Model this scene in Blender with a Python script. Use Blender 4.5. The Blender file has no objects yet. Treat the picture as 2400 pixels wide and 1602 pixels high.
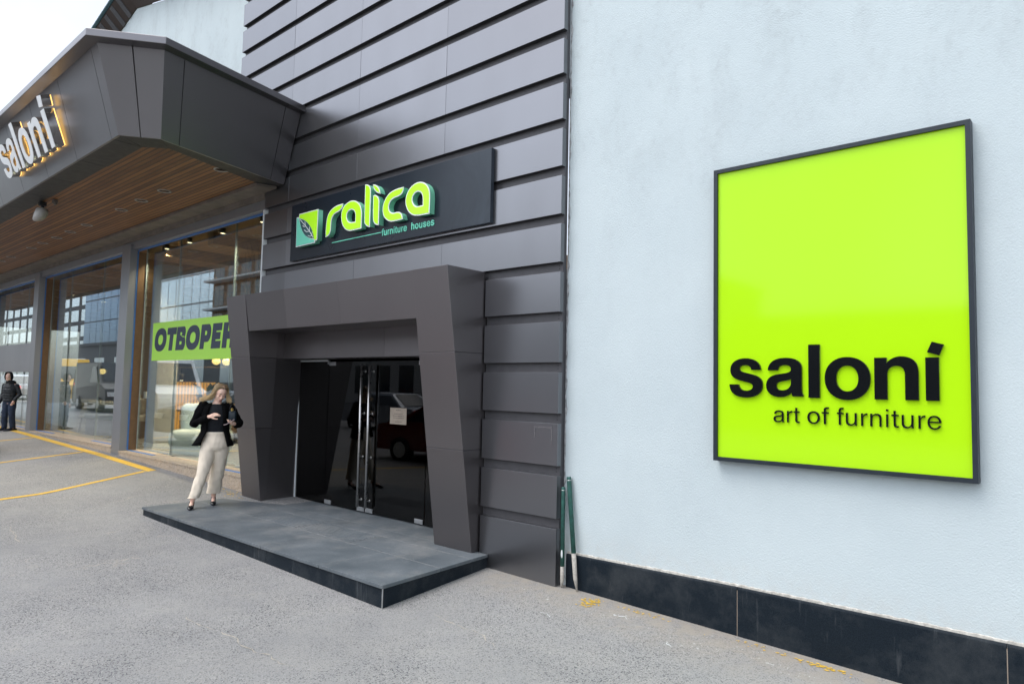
import bpy, bmesh, math, random
from math import radians as rad, sin, cos, pi, sqrt
from mathutils import Vector, Matrix, noise, Euler

random.seed(7)
S = bpy.context.scene
COL = S.collection

# ---------------------------------------------------------------- camera, world, sun, exposure
cd = bpy.data.cameras.new("camera")
cam = bpy.data.objects.new("camera", cd)
COL.objects.link(cam)
cd.sensor_width = 36.0
cd.lens = 36.0 * 1628.63 / 2400.0
cd.clip_start = 0.05
cd.clip_end = 2000
# columns: image right, image down, forward (world axes)
CR = ((0.748, -0.028, -0.663), (0.663, 0.064, 0.746), (0.021, -0.998, 0.066))
xr = Vector((CR[0][0], CR[1][0], CR[2][0])).normalized()
fw = Vector((CR[0][2], CR[1][2], CR[2][2]))
fw = (fw - xr * fw.dot(xr)).normalized()
up = xr.cross(fw)
M = Matrix((xr, up, -fw)).transposed().to_4x4()
M.translation = Vector((4.256, -5.498, 1.93))
cam.matrix_world = M
S.camera = cam

SUN_EL, SUN_AZ = rad(62), rad(205)      # azimuth measured from +Y towards +X
w = bpy.data.worlds.new("World")
S.world = w
w.use_nodes = True
nt = w.node_tree
bg = nt.nodes["Background"]
sky = nt.nodes.new("ShaderNodeTexSky")
sky.sky_type = 'NISHITA'
sky.sun_disc = False
sky.sun_elevation = SUN_EL
sky.sun_rotation = SUN_AZ
sky.dust_density = 2.0
sky.air_density = 1.0
hs = nt.nodes.new("ShaderNodeHueSaturation")
hs.inputs['Saturation'].default_value = 0.40
nt.links.new(sky.outputs[0], hs.inputs['Color'])
tc = nt.nodes.new("ShaderNodeTexCoord")
nz = nt.nodes.new("ShaderNodeTexNoise")
nz.inputs['Scale'].default_value = 2.2
nz.inputs['Detail'].default_value = 5
nt.links.new(tc.outputs['Generated'], nz.inputs['Vector'])
rp = nt.nodes.new("ShaderNodeMapRange")
rp.inputs['From Min'].default_value = 0.35
rp.inputs['From Max'].default_value = 0.7
rp.inputs['To Min'].default_value = 1.55
rp.inputs['To Max'].default_value = 2.5
nt.links.new(nz.outputs['Fac'], rp.inputs['Value'])
nt.links.new(rp.outputs[0], hs.inputs['Value'])
nt.links.new(hs.outputs[0], bg.inputs['Color'])
bg.inputs['Strength'].default_value = 0.15

sd = bpy.data.lights.new("sun", 'SUN')
sd.energy = 1.0
sd.angle = rad(40)
sd.color = (1.0, 0.97, 0.92)
sun = bpy.data.objects.new("sun", sd)
COL.objects.link(sun)
sdir = Vector((sin(SUN_AZ) * cos(SUN_EL), cos(SUN_AZ) * cos(SUN_EL), sin(SUN_EL)))
sun.rotation_euler = sdir.to_track_quat('Z', 'Y').to_euler()

S.view_settings.view_transform = 'Standard'
S.view_settings.look = 'None'
S.view_settings.exposure = 0.12
S.view_settings.gamma = 1.0
S.render.engine = 'CYCLES'
S.cycles.use_denoising = True
S.cycles.max_bounces = 8
S.cycles.transparent_max_bounces = 12
S.cycles.caustics_reflective = False
S.cycles.caustics_refractive = False

# ---------------------------------------------------------------- material helpers
class NB:
    """Small node builder around a Principled material."""
    def __init__(s, name):
        s.m = bpy.data.materials.new(name)
        s.m.use_nodes = True
        s.t = s.m.node_tree
        s.p = s.t.nodes["Principled BSDF"]
        s.out = s.t.nodes["Material Output"]
    def n(s, kind, **kw):
        x = s.t.nodes.new(kind)
        for k, v in kw.items():
            if k in x.inputs:
                x.inputs[k].default_value = v
            else:
                setattr(x, k, v)
        return x
    def l(s, a, b):
        s.t.links.new(a, b)
    def coord(s, scale=(1, 1, 1)):
        t = s.n("ShaderNodeTexCoord")
        mp = s.n("ShaderNodeMapping")
        mp.inputs['Scale'].default_value = scale
        s.l(t.outputs['Object'], mp.inputs['Vector'])
        return mp.outputs[0]
    def noise(s, scale, detail=4, rough=0.55, vscale=(1, 1, 1)):
        x = s.n("ShaderNodeTexNoise", Scale=scale, Detail=detail, Roughness=rough)
        s.l(s.coord(vscale), x.inputs['Vector'])
        return x.outputs['Fac']
    def voro(s, scale, vscale=(1, 1, 1), feature='F1'):
        x = s.n("ShaderNodeTexVoronoi", Scale=scale, feature=feature)
        s.l(s.coord(vscale), x.inputs['Vector'])
        return x
    def rng(s, v, a, b, c, d):
        x = s.n("ShaderNodeMapRange")
        for i, q in zip(('From Min', 'From Max', 'To Min', 'To Max'), (a, b, c, d)):
            x.inputs[i].default_value = q
        s.l(v, x.inputs['Value'])
        return x.outputs[0]
    def mix(s, f, a, b, kind='MIX'):
        x = s.n("ShaderNodeMix", data_type='RGBA', blend_type=kind)
        if isinstance(f, (int, float)):
            x.inputs[0].default_value = f
        else:
            s.l(f, x.inputs[0])
        for i, q in ((6, a), (7, b)):
            if isinstance(q, tuple):
                x.inputs[i].default_value = (*q, 1) if len(q) == 3 else q
            else:
                s.l(q, x.inputs[i])
        return x.outputs[2]
    def math(s, op, a, b=None):
        x = s.n("ShaderNodeMath", operation=op)
        for i, q in enumerate((a, b)):
            if q is None:
                continue
            if isinstance(q, (int, float)):
                x.inputs[i].default_value = q
            else:
                s.l(q, x.inputs[i])
        return x.outputs[0]
    def bump(s, h, strength=0.3, dist=0.01):
        b = s.n("ShaderNodeBump", Strength=strength, Distance=dist)
        s.l(h, b.inputs['Height'])
        s.l(b.outputs[0], s.p.inputs['Normal'])
    def set(s, **kw):
        for k, v in kw.items():
            k = k.replace('_', ' ')
            i = s.p.inputs[k]
            if isinstance(v, tuple):
                i.default_value = (*v, 1) if len(v) == 3 else v
            elif isinstance(v, (int, float)):
                i.default_value = v
            else:
                s.l(v, i)
        return s

def plain(name, col, rough=0.5, metal=0.0, var=0.12, scale=12, bump=0.0, **kw):
    b = NB(name)
    f = b.noise(scale)
    c = b.mix(b.rng(f, .3, .7, 0, 1), tuple(x * (1 - var) for x in col), tuple(min(1, x * (1 + var)) for x in col))
    b.set(Base_Color=c, Roughness=b.rng(f, .3, .7, max(0, rough - .05), min(1, rough + .05)), Metallic=metal, **kw)
    if bump:
        b.bump(b.noise(scale * 6), bump, .004)
    return b.m

def emit(name, col, strength):
    b = NB(name)
    b.set(Base_Color=col, Emission_Color=col, Emission_Strength=strength, Roughness=.4)
    return b.m

def mat_panel(name, col, rough, metal):
    b = NB(name)
    g = b.n("ShaderNodeNewGeometry")
    isl = g.outputs['Random Per Island']
    st = b.noise(1.1, 4, .5, (1.6, 1.6, .5))
    fine = b.noise(300, 2)
    c = b.mix(b.rng(isl, 0, 1, 0, 1), tuple(x * .90 for x in col), tuple(x * 1.10 for x in col))
    c = b.mix(b.rng(st, .4, .75, 0, .12), c, tuple(x * .8 for x in col))
    dust = b.noise(45, 6, .7)
    c = b.mix(b.rng(dust, .68, .80, 0, .12), c, (.42, .42, .43))
    r = b.math('ADD', b.rng(isl, 0, 1, rough - .045, rough + .045), b.rng(st, .3, .7, -.02, .03))
    b.set(Base_Color=c, Roughness=r, Metallic=metal)
    b.bump(b.math('ADD', b.noise(1.3, 1), b.math('MULTIPLY', fine, .02)), .05, .012)
    return b.m

MAT = {}
MAT['slat'] = mat_panel("slat_metal", (.232, .236, .252), .32, .92)
MAT['portal'] = mat_panel("portal_metal", (.195, .182, .186), .36, .85)
MAT['canopy'] = mat_panel("canopy_metal", (.222, .215, .222), .33, .88)
MAT['dark'] = plain("dark_core_and_slat_shade", (.03, .03, .033), .7)
MAT['gap'] = plain("gap_backing", (.105, .103, .11), .55, .3)
MAT['frame_grey'] = mat_panel("storefront_metal", (.34, .35, .37), .42, .6)

def mat_plaster():
    b = NB("plaster")
    big = b.noise(.9, 6, .6)
    streak = b.noise(1.7, 6, .65, (1.5, 1.5, .75))
    t = b.n("ShaderNodeTexCoord")
    sx = b.n("ShaderNodeSeparateXYZ")
    b.l(t.outputs['Object'], sx.inputs[0])
    hi = b.rng(sx.outputs['Z'], 2.4, 5.2, 0, 1)
    stain = b.math('MULTIPLY', b.rng(streak, .48, .74, 0, 1), b.math('ADD', b.math('MULTIPLY', hi, .26), .05))
    sp = b.noise(15, 7, .8)
    stain2 = b.math('MULTIPLY', b.rng(sp, .50, .76, 0, .62), hi)
    c = b.mix(b.rng(big, .3, .7, 0, 1), (.535, .615, .64), (.59, .67, .69))
    c = b.mix(stain, c, (.36, .40, .415))
    c = b.mix(b.math('MULTIPLY', stain2, b.rng(streak, .36, .62, 0, .95)), c, (.33, .375, .39))
    low = b.rng(sx.outputs['Z'], .36, .62, .35, 0)
    c = b.mix(b.math('MULTIPLY', low, b.rng(b.noise(14, 5), .4, .7, .2, 1)), c, (.56, .56, .53))
    dots = b.voro(9)
    c = b.mix(b.math('MULTIPLY', b.rng(dots.outputs['Distance'], .015, .03, .7, 0), b.rng(b.noise(2.3, 2), .55, .6, 0, 1)), c, (.2, .2, .2))
    b.set(Base_Color=c, Roughness=.9)
    h = b.math('ADD', b.noise(75, 5, .65), b.math('MULTIPLY', b.noise(240, 2), .35))
    b.bump(h, .42, .012)
    return b.m
MAT['plaster'] = mat_plaster()

def mat_asphalt():
    b = NB("asphalt")
    v = b.voro(115)
    v2 = b.voro(260)
    sep = b.n("ShaderNodeSeparateColor")
    b.l(v.outputs['Color'], sep.inputs[0])
    sep2 = b.n("ShaderNodeSeparateColor")
    b.l(v2.outputs['Color'], sep2.inputs[0])
    big = b.noise(.55, 6, .6)
    mid = b.noise(3.2, 5, .6)
    worn = b.rng(b.noise(.9, 4), .38, .60, .45, 1.0)
    base = b.mix(b.rng(big, .3, .7, 0, 1), (.240, .243, .246), (.322, .322, .318))
    base = b.mix(b.rng(mid, .35, .75, 0, .45), base, (.36, .35, .33))
    dk = b.math('MULTIPLY', b.rng(sep.outputs[0], .80, .86, 0, .88), worn)
    c = b.mix(dk, base, (.05, .055, .065))
    c = b.mix(b.math('MULTIPLY', b.rng(sep2.outputs[1], .82, .88, 0, .6), worn), c, (.08, .08, .088))
    c = b.mix(b.math('MULTIPLY', b.rng(sep.outputs[1], .92, .97, 0, .45), worn), c, (.55, .54, .51))
    c = b.mix(b.rng(sep2.outputs[0], .97, .985, 0, .45), c, (.48, .40, .30))
    # long wandering cracks filled with sand
    wob = b.n("ShaderNodeVectorMath", operation='ADD')
    nn = b.n("ShaderNodeTexNoise", Scale=2.2, Detail=5)
    co = b.coord()
    b.l(co, nn.inputs['Vector'])
    sc_ = b.n("ShaderNodeVectorMath", operation='SCALE')
    sc_.inputs['Scale'].default_value = .55
    b.l(nn.outputs['Color'], sc_.inputs[0])
    b.l(co, wob.inputs[0])
    b.l(sc_.outputs[0], wob.inputs[1])
    vc = b.n("ShaderNodeTexVoronoi", Scale=.42, feature='DISTANCE_TO_EDGE')
    b.l(wob.outputs[0], vc.inputs['Vector'])
    cr = b.math('MULTIPLY', b.rng(vc.outputs['Distance'], .001, .006, 1, 0), b.rng(b.noise(1.3, 3), .55, .68, 0, .5))
    c = b.mix(cr, c, (.40, .36, .31))
    # dusty strip along the foot of the wall and paint flecks
    t = b.n("ShaderNodeTexCoord")
    sx = b.n("ShaderNodeSeparateXYZ")
    b.l(t.outputs['Object'], sx.inputs[0])
    near = b.math('MULTIPLY', b.rng(sx.outputs['Y'], -.75, .0, 0, 1), b.rng(sx.outputs['X'], -1.0, -.6, 0, 1))
    c = b.mix(b.math('MULTIPLY', near, b.rng(b.noise(7, 5), .36, .62, .25, 1.0)), c, (.34, .31, .265))
    fl = b.rng(b.noise(26, 4, .7), .63, .66, 0, .9)
    patch = b.rng(b.noise(1.7, 2), .54, .60, 0, 1)
    c = b.mix(b.math('MULTIPLY', b.math('MULTIPLY', fl, patch), b.rng(sx.outputs['Y'], -.75, -.15, 0, 1)), c, (.62, .62, .60))
    spk = b.voro(13)
    c = b.mix(b.math('MULTIPLY', b.rng(spk.outputs['Distance'], .04, .06, .85, 0), b.rng(b.noise(1.1, 2), .52, .58, 0, 1)), c, (.6, .6, .58))
    b.set(Base_Color=c, Roughness=.9)
    h = b.math('ADD', b.math('MULTIPLY', v.outputs['Distance'], 1.0), b.math('MULTIPLY', b.noise(260, 2), .4))
    b.bump(h, .35, .005)
    return b.m
MAT['asphalt'] = mat_asphalt()

def mat_paint_line():
    b = NB("yellow_paint")
    c = b.mix(b.rng(b.noise(9, 5), .3, .7, 0, 1), (.70, .42, .03), (.80, .52, .06))
    wear = b.rng(b.noise(38, 6, .75), .50, .72, 0, 1)
    c = b.mix(wear, c, (.27, .25, .22))
    b.set(Base_Color=c, Roughness=.7)
    b.bump(b.noise(150, 3), .3, .004)
    return b.m
MAT['line'] = mat_paint_line()
MAT['fleck'] = plain("faded_yellow_paint", (.72, .47, .06), .8, var=.3, scale=60)

def mat_slate():
    b = NB("slate_paving")
    f = b.noise(2.4, 6, .6)
    g = b.noise(70, 3)
    c = b.mix(b.rng(f, .3, .7, 0, 1), (.085, .105, .12), (.15, .172, .19))
    c = b.mix(b.rng(b.noise(1.4, 6, .7), .48, .70, 0, .6), c, (.27, .27, .262))
    c = b.mix(b.rng(b.noise(26, 5, .75), .5, .75, 0, .45), c, (.07, .085, .10))
    c = b.mix(b.rng(g, .62, .75, 0, .4), c, (.33, .34, .34))
    sc = b.noise(12, 6, .8, (.25, 3, 1))
    c = b.mix(b.rng(sc, .64, .72, 0, .25), c, (.42, .42, .41))
    b.set(Base_Color=c, Roughness=b.rng(f, .3, .7, .55, .72))
    b.bump(b.noise(120, 3), .2, .004)
    return b.m
MAT['slate'] = mat_slate()

def mat_granite_dark():
    b = NB("black_granite")
    f = b.noise(220, 2)
    c = b.mix(b.rng(f, .4, .65, 0, 1), (.005, .010, .016), (.014, .022, .031))
    drip = b.noise(9, 5, .7, (1, 1, .12))
    t = b.n("ShaderNodeTexCoord")
    sx = b.n("ShaderNodeSeparateXYZ")
    c = b.mix(b.rng(drip, .60, .74, 0, .16), c, (.32, .34, .35))
    c = b.mix(b.rng(b.noise(2.6, 6, .7), .45, .75, 0, .14), c, (.24, .25, .25))
    b.set(Base_Color=c, Roughness=.5, Specular_IOR_Level=.16)
    return b.m
MAT['granite'] = mat_granite_dark()

def mat_granite_beige():
    b = NB("beige_granite")
    v = b.voro(90)
    sep = b.n("ShaderNodeSeparateColor")
    b.l(v.outputs['Color'], sep.inputs[0])
    c = b.mix(sep.outputs[0], (.40, .30, .21), (.60, .51, .40))
    c = b.mix(b.rng(sep.outputs[1], .85, .9, 0, .8), c, (.13, .11, .10))
    c = b.mix(b.rng(b.noise(3, 5), .5, .75, 0, .4), c, (.34, .31, .28))
    b.set(Base_Color=c, Roughness=.55)
    return b.m
MAT['sill'] = mat_granite_beige()

def mat_soffit():
    b = NB("timber_soffit")
    t = b.n("ShaderNodeTexCoord")
    sx = b.n("ShaderNodeSeparateXYZ")
    b.l(t.outputs['Object'], sx.inputs[0])
    yb = b.math('MULTIPLY', sx.outputs['Y'], 1 / .080)
    fr = b.math('FRACT', yb)
    fl = b.math('FLOOR', yb)
    wn = b.n("ShaderNodeTexWhiteNoise", noise_dimensions='1D')
    b.l(fl, wn.inputs['W'])
    joint = b.math('MINIMUM', b.rng(fr, 0, .22, 0, 1), b.rng(fr, .84, 1.0, 1, .0))
    grain = b.noise(6, 6, .65, (.35, 14, 1))
    c = b.mix(wn.outputs['Value'], (.15, .056, .017), (.38, .165, .052))
    c = b.mix(b.rng(grain, .35, .7, 0, .5), c, (.13, .050, .016))
    c = b.mix(b.rng(b.noise(1.6, 4, .6, (.5, 3, 1)), .45, .7, 0, .4), c, (.46, .23, .08))
    c = b.mix(joint, (.012, .007, .004), c)
    bfr = b.math('FRACT', b.math('MULTIPLY', b.math('ADD', sx.outputs['Y'], .07), 1 / .62))
    c = b.mix(b.rng(bfr, 0, .03, 1, 0), c, (.01, .007, .005))
    b.set(Base_Color=c, Roughness=.5)
    b.bump(b.math('ADD', joint, b.math('MULTIPLY', grain, .1)), .6, .012)
    return b.m
MAT['soffit'] = mat_soffit()

def mat_glass(name, tint, gain, cap, rough=0.0):
    b = NB(name)
    tr = b.n("ShaderNodeBsdfTransparent")
    tr.inputs[0].default_value = (*tint, 1)
    gl = b.n("ShaderNodeBsdfGlossy")
    gl.inputs['Roughness'].default_value = rough
    gl.inputs['Color'].default_value = (.93, .97, 1, 1)
    fr = b.n("ShaderNodeFresnel", IOR=1.5)
    f = b.math('MINIMUM', b.math('MULTIPLY', fr.outputs[0], gain), cap)
    mx = b.n("ShaderNodeMixShader")
    b.l(f, mx.inputs[0])
    b.l(tr.outputs[0], mx.inputs[1])
    b.l(gl.outputs[0], mx.inputs[2])
    b.l(mx.outputs[0], b.out.inputs['Surface'])
    return b.m
MAT['glass'] = mat_glass("window_glass", (.90, .95, .93), 2.05, .5)
MAT['door_glass'] = mat_glass("tinted_door_glass", (.20, .18, .165), .62, .25)

MAT['blue'] = plain("blue_tape", (.075, .22, .56), .5)
MAT['brown'] = plain("brown_lining", (.17, .10, .05), .55)
MAT['trim'] = plain("soffit_trim", (.20, .175, .15), .7, var=.25, scale=4)
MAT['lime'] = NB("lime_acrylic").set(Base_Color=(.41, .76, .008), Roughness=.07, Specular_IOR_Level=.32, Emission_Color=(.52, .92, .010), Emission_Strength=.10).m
MAT['sign_black'] = NB("black_acrylic").set(Base_Color=(.006, .007, .008), Roughness=.12).m
MAT['sign_frame'] = plain("sign_frame_metal", (.018, .026, .036), .45, .2)
def mat_board():
    b = NB("navy_board")
    f = b.noise(1.6, 6, .65)
    sm = b.n("ShaderNodeTexNoise", Scale=1.0, Detail=5, Roughness=.5, Distortion=1.6)
    b.l(b.coord((1.6, 1, 1.0)), sm.inputs['Vector'])
    t = b.n("ShaderNodeTexCoord")
    sx = b.n("ShaderNodeSeparateXYZ")
    b.l(t.outputs['Object'], sx.inputs[0])
    sidez = b.rng(sx.outputs['X'], -2.0, -1.3, 0, 1)
    sme = b.math('MULTIPLY', b.rng(sm.outputs['Fac'], .45, .72, 0, 1), sidez)
    c = b.mix(b.rng(f, .3, .7, 0, 1), (.010, .016, .025), (.014, .021, .031))
    c = b.mix(b.math('MULTIPLY', b.math('ADD', b.math('MULTIPLY', sme, .5), b.math('MULTIPLY', sidez, .25)), .16), c, (.30, .36, .42))
    b.set(Base_Color=c, Roughness=b.math('ADD', b.rng(f, .3, .7, .26, .32), b.math('MULTIPLY', sme, .2)), Specular_IOR_Level=.28)
    return b.m
MAT['board'] = mat_board()
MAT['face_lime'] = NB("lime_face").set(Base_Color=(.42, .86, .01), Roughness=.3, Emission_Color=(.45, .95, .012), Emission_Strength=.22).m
MAT['teal'] = NB("teal_return").set(Base_Color=(.20, .60, .40), Roughness=.45).m
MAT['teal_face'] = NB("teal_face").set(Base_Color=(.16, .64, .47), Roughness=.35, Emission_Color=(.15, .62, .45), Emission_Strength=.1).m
MAT['white_edge'] = NB("white_edge").set(Base_Color=(.82, .86, .86), Roughness=.4).m
MAT['leaf_dark'] = NB("dark_leaf_print").set(Base_Color=(.028, .095, .105), Roughness=.35).m
MAT['steel_white'] = plain("brushed_letter_face", (.86, .89, .90), .4, .0, var=.03)
MAT['steel_side'] = plain("polished_letter_side", (.70, .69, .68), .12, 1.0, var=.05)
MAT['halo'] = emit("halo_led", (1.0, .58, .16), 2.0)
MAT['steel'] = plain("brushed_steel", (.55, .54, .53), .3, 1.0, var=.08)
MAT['patch'] = plain("patch_fitting", (.55, .57, .58), .38, .9)
MAT['paper'] = plain("paper", (.36, .30, .24), .8)
MAT['ink'] = plain("ink", (.08, .07, .07), .8)
MAT['banner'] = NB("lime_banner").set(Base_Color=(.50, .93, .11), Roughness=.35).m
MAT['banner_ink'] = NB("navy_ink").set(Base_Color=(.032, .048, .085), Roughness=.5).m
MAT['green_paint'] = plain("green_paint", (.022, .10, .082), .5, var=.35, scale=30, bump=.2)
MAT['raw_wood'] = plain("cut_wood", (.42, .40, .36), .8, var=.25, scale=40, bump=.3)
MAT['white_paint'] = plain("white_paint", (.72, .76, .76), .5)
MAT['skin'] = NB("skin").set(Base_Color=(.90, .60, .47), Roughness=.5, Subsurface_Weight=.08, Subsurface_Scale=.02).m
MAT['velvet'] = NB("black_velvet").set(Base_Color=(.004, .004, .0045), Roughness=.95, Specular_IOR_Level=.1).m
MAT['top'] = plain("dark_knit", (.006, .008, .012), .9)
MAT['beige'] = plain("beige_cotton", (.86, .755, .615), .8, var=.05, scale=6, bump=.1)
MAT['shoe'] = NB("black_leather").set(Base_Color=(.008, .009, .011), Roughness=.25).m
MAT['gold'] = plain("gold_metal", (.75, .55, .2), .25, 1.0)
MAT['phone'] = plain("pink_phone_case", (.62, .48, .50), .3)
MAT['lip'] = plain("lips", (.45, .13, .12), .45)
MAT['brow'] = plain("brow_hair", (.10, .06, .035), .7)
def mat_hair():
    b = NB("blond_hair")
    a = b.n("ShaderNodeAttribute", attribute_name="tint")
    r = b.n("ShaderNodeSeparateColor")
    b.l(a.outputs['Color'], r.inputs[0])
    c = b.mix(r.outputs[0], (.095, .058, .030), (.88, .66, .36))
    c = b.mix(b.math('MULTIPLY', r.outputs[1], .35), c, (.30, .19, .09))
    b.set(Base_Color=c, Roughness=.42)
    return b.m
MAT['hair'] = mat_hair()
MAT['puffer'] = plain("black_nylon", (.010, .013, .016), .5)
MAT['hood'] = plain("black_jersey", (.006, .007, .008), .9)
MAT['jeans'] = plain("navy_denim", (.022, .035, .065), .85, var=.3, scale=9)
MAT['sneaker'] = plain("navy_sneaker", (.012, .016, .028), .6)
MAT['beard'] = plain("short_beard", (.05, .035, .028), .9)
MAT['boucle'] = plain("pale_boucle", (.84, .93, .92), .95, var=.06, scale=60, bump=.5)
MAT['grey_fabric'] = plain("grey_fabric", (.36, .38, .37), .9, var=.1, scale=50, bump=.3)
MAT['tan_leather'] = plain("tan_leather", (.40, .24, .13), .5)
MAT['wood_floor'] = plain("showroom_floor", (.24, .25, .25), .3, var=.15, scale=3)
MAT['oak'] = plain("oak", (.36, .22, .11), .45, var=.2, scale=8)
MAT['interior_wall'] = plain("grey_interior", (.20, .185, .165), .8)
MAT['interior_light'] = plain("pale_column", (.42, .43, .43), .7)
MAT['black'] = plain("matt_black", (.012, .012, .013), .5)
MAT['lobby'] = plain("lobby_dark", (.035, .033, .035), .6)
MAT['lobby_floor'] = plain("lobby_floor", (.30, .15, .085), .45, var=.2, scale=4)
MAT['globe'] = emit("warm_globe", (1.0, .72, .25), 1.7)
MAT['spot_glow'] = emit("spot_glow", (1.0, .80, .50), 5.0)
MAT['panel_glow'] = emit("lit_panel", (1.0, .48, .08), .8)
MAT['downlight_lens'] = plain("downlight_lens", (.16, .16, .16), .25)
MAT['tile_roof'] = plain("green_roof_tile", (.02, .055, .05), .5, var=.2)
MAT['roof_wood'] = plain("dark_soffit_wood", (.05, .035, .028), .7)
MAT['roof_pale'] = plain("grey_rafter", (.10, .10, .105), .7)
MAT['gutter'] = plain("green_gutter", (.05, .10, .11), .4, .3)
MAT['leaf'] = plain("plant_leaf", (.02, .06, .03), .4)

# ---------------------------------------------------------------- mesh helpers
class MB:
    def __init__(s):
        s.v = []
        s.f = []
    def add(s, vs, fs):
        o = len(s.v)
        s.v += [tuple(q) for q in vs]
        s.f += [tuple(i + o for i in f) for f in fs]
        return s
    def hexa(s, b, t):
        """b: 4 bottom points (ccw seen from above), t: 4 top points"""
        return s.add(list(b) + list(t), [(3, 2, 1, 0), (4, 5, 6, 7), (0, 1, 5, 4), (1, 2, 6, 5), (2, 3, 7, 6), (3, 0, 4, 7)])
    def box(s, x0, x1, y0, y1, z0, z1):
        return s.hexa([(x0, y0, z0), (x1, y0, z0), (x1, y1, z0), (x0, y1, z0)], [(x0, y0, z1), (x1, y0, z1), (x1, y1, z1), (x0, y1, z1)])
    def prism(s, poly, a, b, axis='z'):
        """extrude a simple polygon (2-tuples) from a to b along axis"""
        def P(q, h):
            return {'z': (q[0], q[1], h), 'y': (q[0], h, q[1]), 'x': (h, q[0], q[1])}[axis]
        n = len(poly)
        vs = [P(q, a) for q in poly] + [P(q, b) for q in poly]
        fs = [tuple(range(n))[::-1], tuple(range(n, 2 * n))] + [(i, (i + 1) % n, (i + 1) % n + n, i + n) for i in range(n)]
        return s.add(vs, fs)
    def tube(s, pts, rs, n=10, cap=True):
        pts = [Vector(p) for p in pts]
        if not hasattr(rs, '__len__'):
            rs = [rs] * len(pts)
        rings = []
        prev = None
        for i, p in enumerate(pts):
            d = (pts[min(i + 1, len(pts) - 1)] - pts[max(i - 1, 0)]).normalized()
            if prev is None:
                a = Vector((0, 0, 1)) if abs(d.z) < .9 else Vector((1, 0, 0))
                u = d.cross(a).normalized()
            else:
                u = (prev - d * prev.dot(d)).normalized()
            prev = u
            v = d.cross(u)
            rings.append([p + (u * cos(2 * pi * k / n) + v * sin(2 * pi * k / n)) * rs[i] for k in range(n)])
        return s.rings(rings, cap)
    def rings(s, rings, cap=True, closed=True):
        n = len(rings[0])
        vs = [q for r in rings for q in r]
        fs = []
        for i in range(len(rings) - 1):
            for k in range(n if closed else n - 1):
                a, b = i * n + k, i * n + (k + 1) % n
                fs.append((a, b, b + n, a + n))
        if cap:
            fs.append(tuple(range(n))[::-1])
            fs.append(tuple(range((len(rings) - 1) * n, len(rings) * n)))
        return s.add(vs, fs)
    def loft(s, data, n=24, cap=True, p=2.0):
        """data rows: cx, cy, cz, rx, ry ; horizontal superellipse rings"""
        R = []
        for cx, cy, cz, rx, ry in data:
            r = []
            for k in range(n):
                a = 2 * pi * k / n
                c_, s_ = cos(a), sin(a)
                r.append((cx + rx * math.copysign(abs(c_) ** (2 / p), c_), cy + ry * math.copysign(abs(s_) ** (2 / p), s_), cz))
            R.append(r)
        return s.rings(R, cap)
    def ell(s, c, r, n=14, rot=None):
        c = Vector(c)
        R = []
        for i in range(1, n):
            th = pi * i / n
            ring = []
            for k in range(n + 4):
                ph = 2 * pi * k / (n + 4)
                q = Vector((r[0] * sin(th) * cos(ph), r[1] * sin(th) * sin(ph), -r[2] * cos(th)))
                if rot is not None:
                    q = rot @ q
                ring.append(c + q)
            R.append(ring)
        return s.rings(R)
    def mesh(s, name):
        me = bpy.data.meshes.new(name)
        me.from_pydata(s.v, [], s.f)
        bm = bmesh.new()
        bm.from_mesh(me)
        bmesh.ops.recalc_face_normals(bm, faces=bm.faces)
        bm.to_mesh(me)
        bm.free()
        return me
    def obj(s, name, mat=None, parent=None, smooth=False, bevel=0):
        return link(name, s.mesh(name), mat, parent, smooth, bevel)

def link(name, me, mat=None, parent=None, smooth=False, bevel=0):
    o = bpy.data.objects.new(name, me)
    COL.objects.link(o)
    if mat is not None:
        me.materials.append(MAT[mat] if isinstance(mat, str) else mat)
    if parent is not None:
        o.parent = parent
    if smooth:
        me.polygons.foreach_set('use_smooth', [True] * len(me.polygons))
    if bevel:
        b = o.modifiers.new("edge", 'BEVEL')
        b.width = bevel
        b.segments = 2
        b.limit_method = 'ANGLE'
        b.angle_limit = rad(40)
    return o

def tag(o, label=None, cat=None, group=None, kind=None):
    for k, v in (('label', label), ('category', cat), ('group', group), ('kind', kind)):
        if v:
            o[k] = v
    return o

def thing(name, label, cat, loc=(0, 0, 0), rz=0, group=None):
    o = bpy.data.objects.new(name, None)
    o.empty_display_size = .1
    COL.objects.link(o)
    o.location = loc
    o.rotation_euler = (0, 0, rz)
    return tag(o, label, cat, group)

def copy_tree(o, parent=None):
    c = o.copy()
    COL.objects.link(c)
    c.parent = parent
    for ch in list(o.children):
        copy_tree(ch, c)
    return c

def at(o, T):
    """bring a thing built in world coordinates so that its origin sits at T"""
    T = Vector(T)
    o.location = T
    for ch in o.children:
        ch.matrix_parent_inverse = Matrix.Translation(-T)
    return o

def evaluated(o):
    """apply an object's modifiers and return the baked mesh"""
    bpy.context.view_layer.update()
    dg = bpy.context.evaluated_depsgraph_get()
    return bpy.data.meshes.new_from_object(o.evaluated_get(dg))

def fused(name, mb, mat, parent, voxel, smooth=4, fold=None):
    """fuse overlapping closed pieces into one continuous skin"""
    o = link(name, mb.mesh(name), None)
    r = o.modifiers.new("r", 'REMESH')
    r.mode = 'VOXEL'
    r.voxel_size = voxel
    sm = o.modifiers.new("s", 'SMOOTH')
    sm.iterations = smooth
    sm.factor = .5
    me = evaluated(o)
    bpy.data.objects.remove(o)
    if fold:
        nrm = [v.normal.copy() for v in me.vertices]
        for v, n_ in zip(me.vertices, nrm):
            v.co += n_ * fold(v.co)
    return link(name, me, mat, parent, True)

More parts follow.
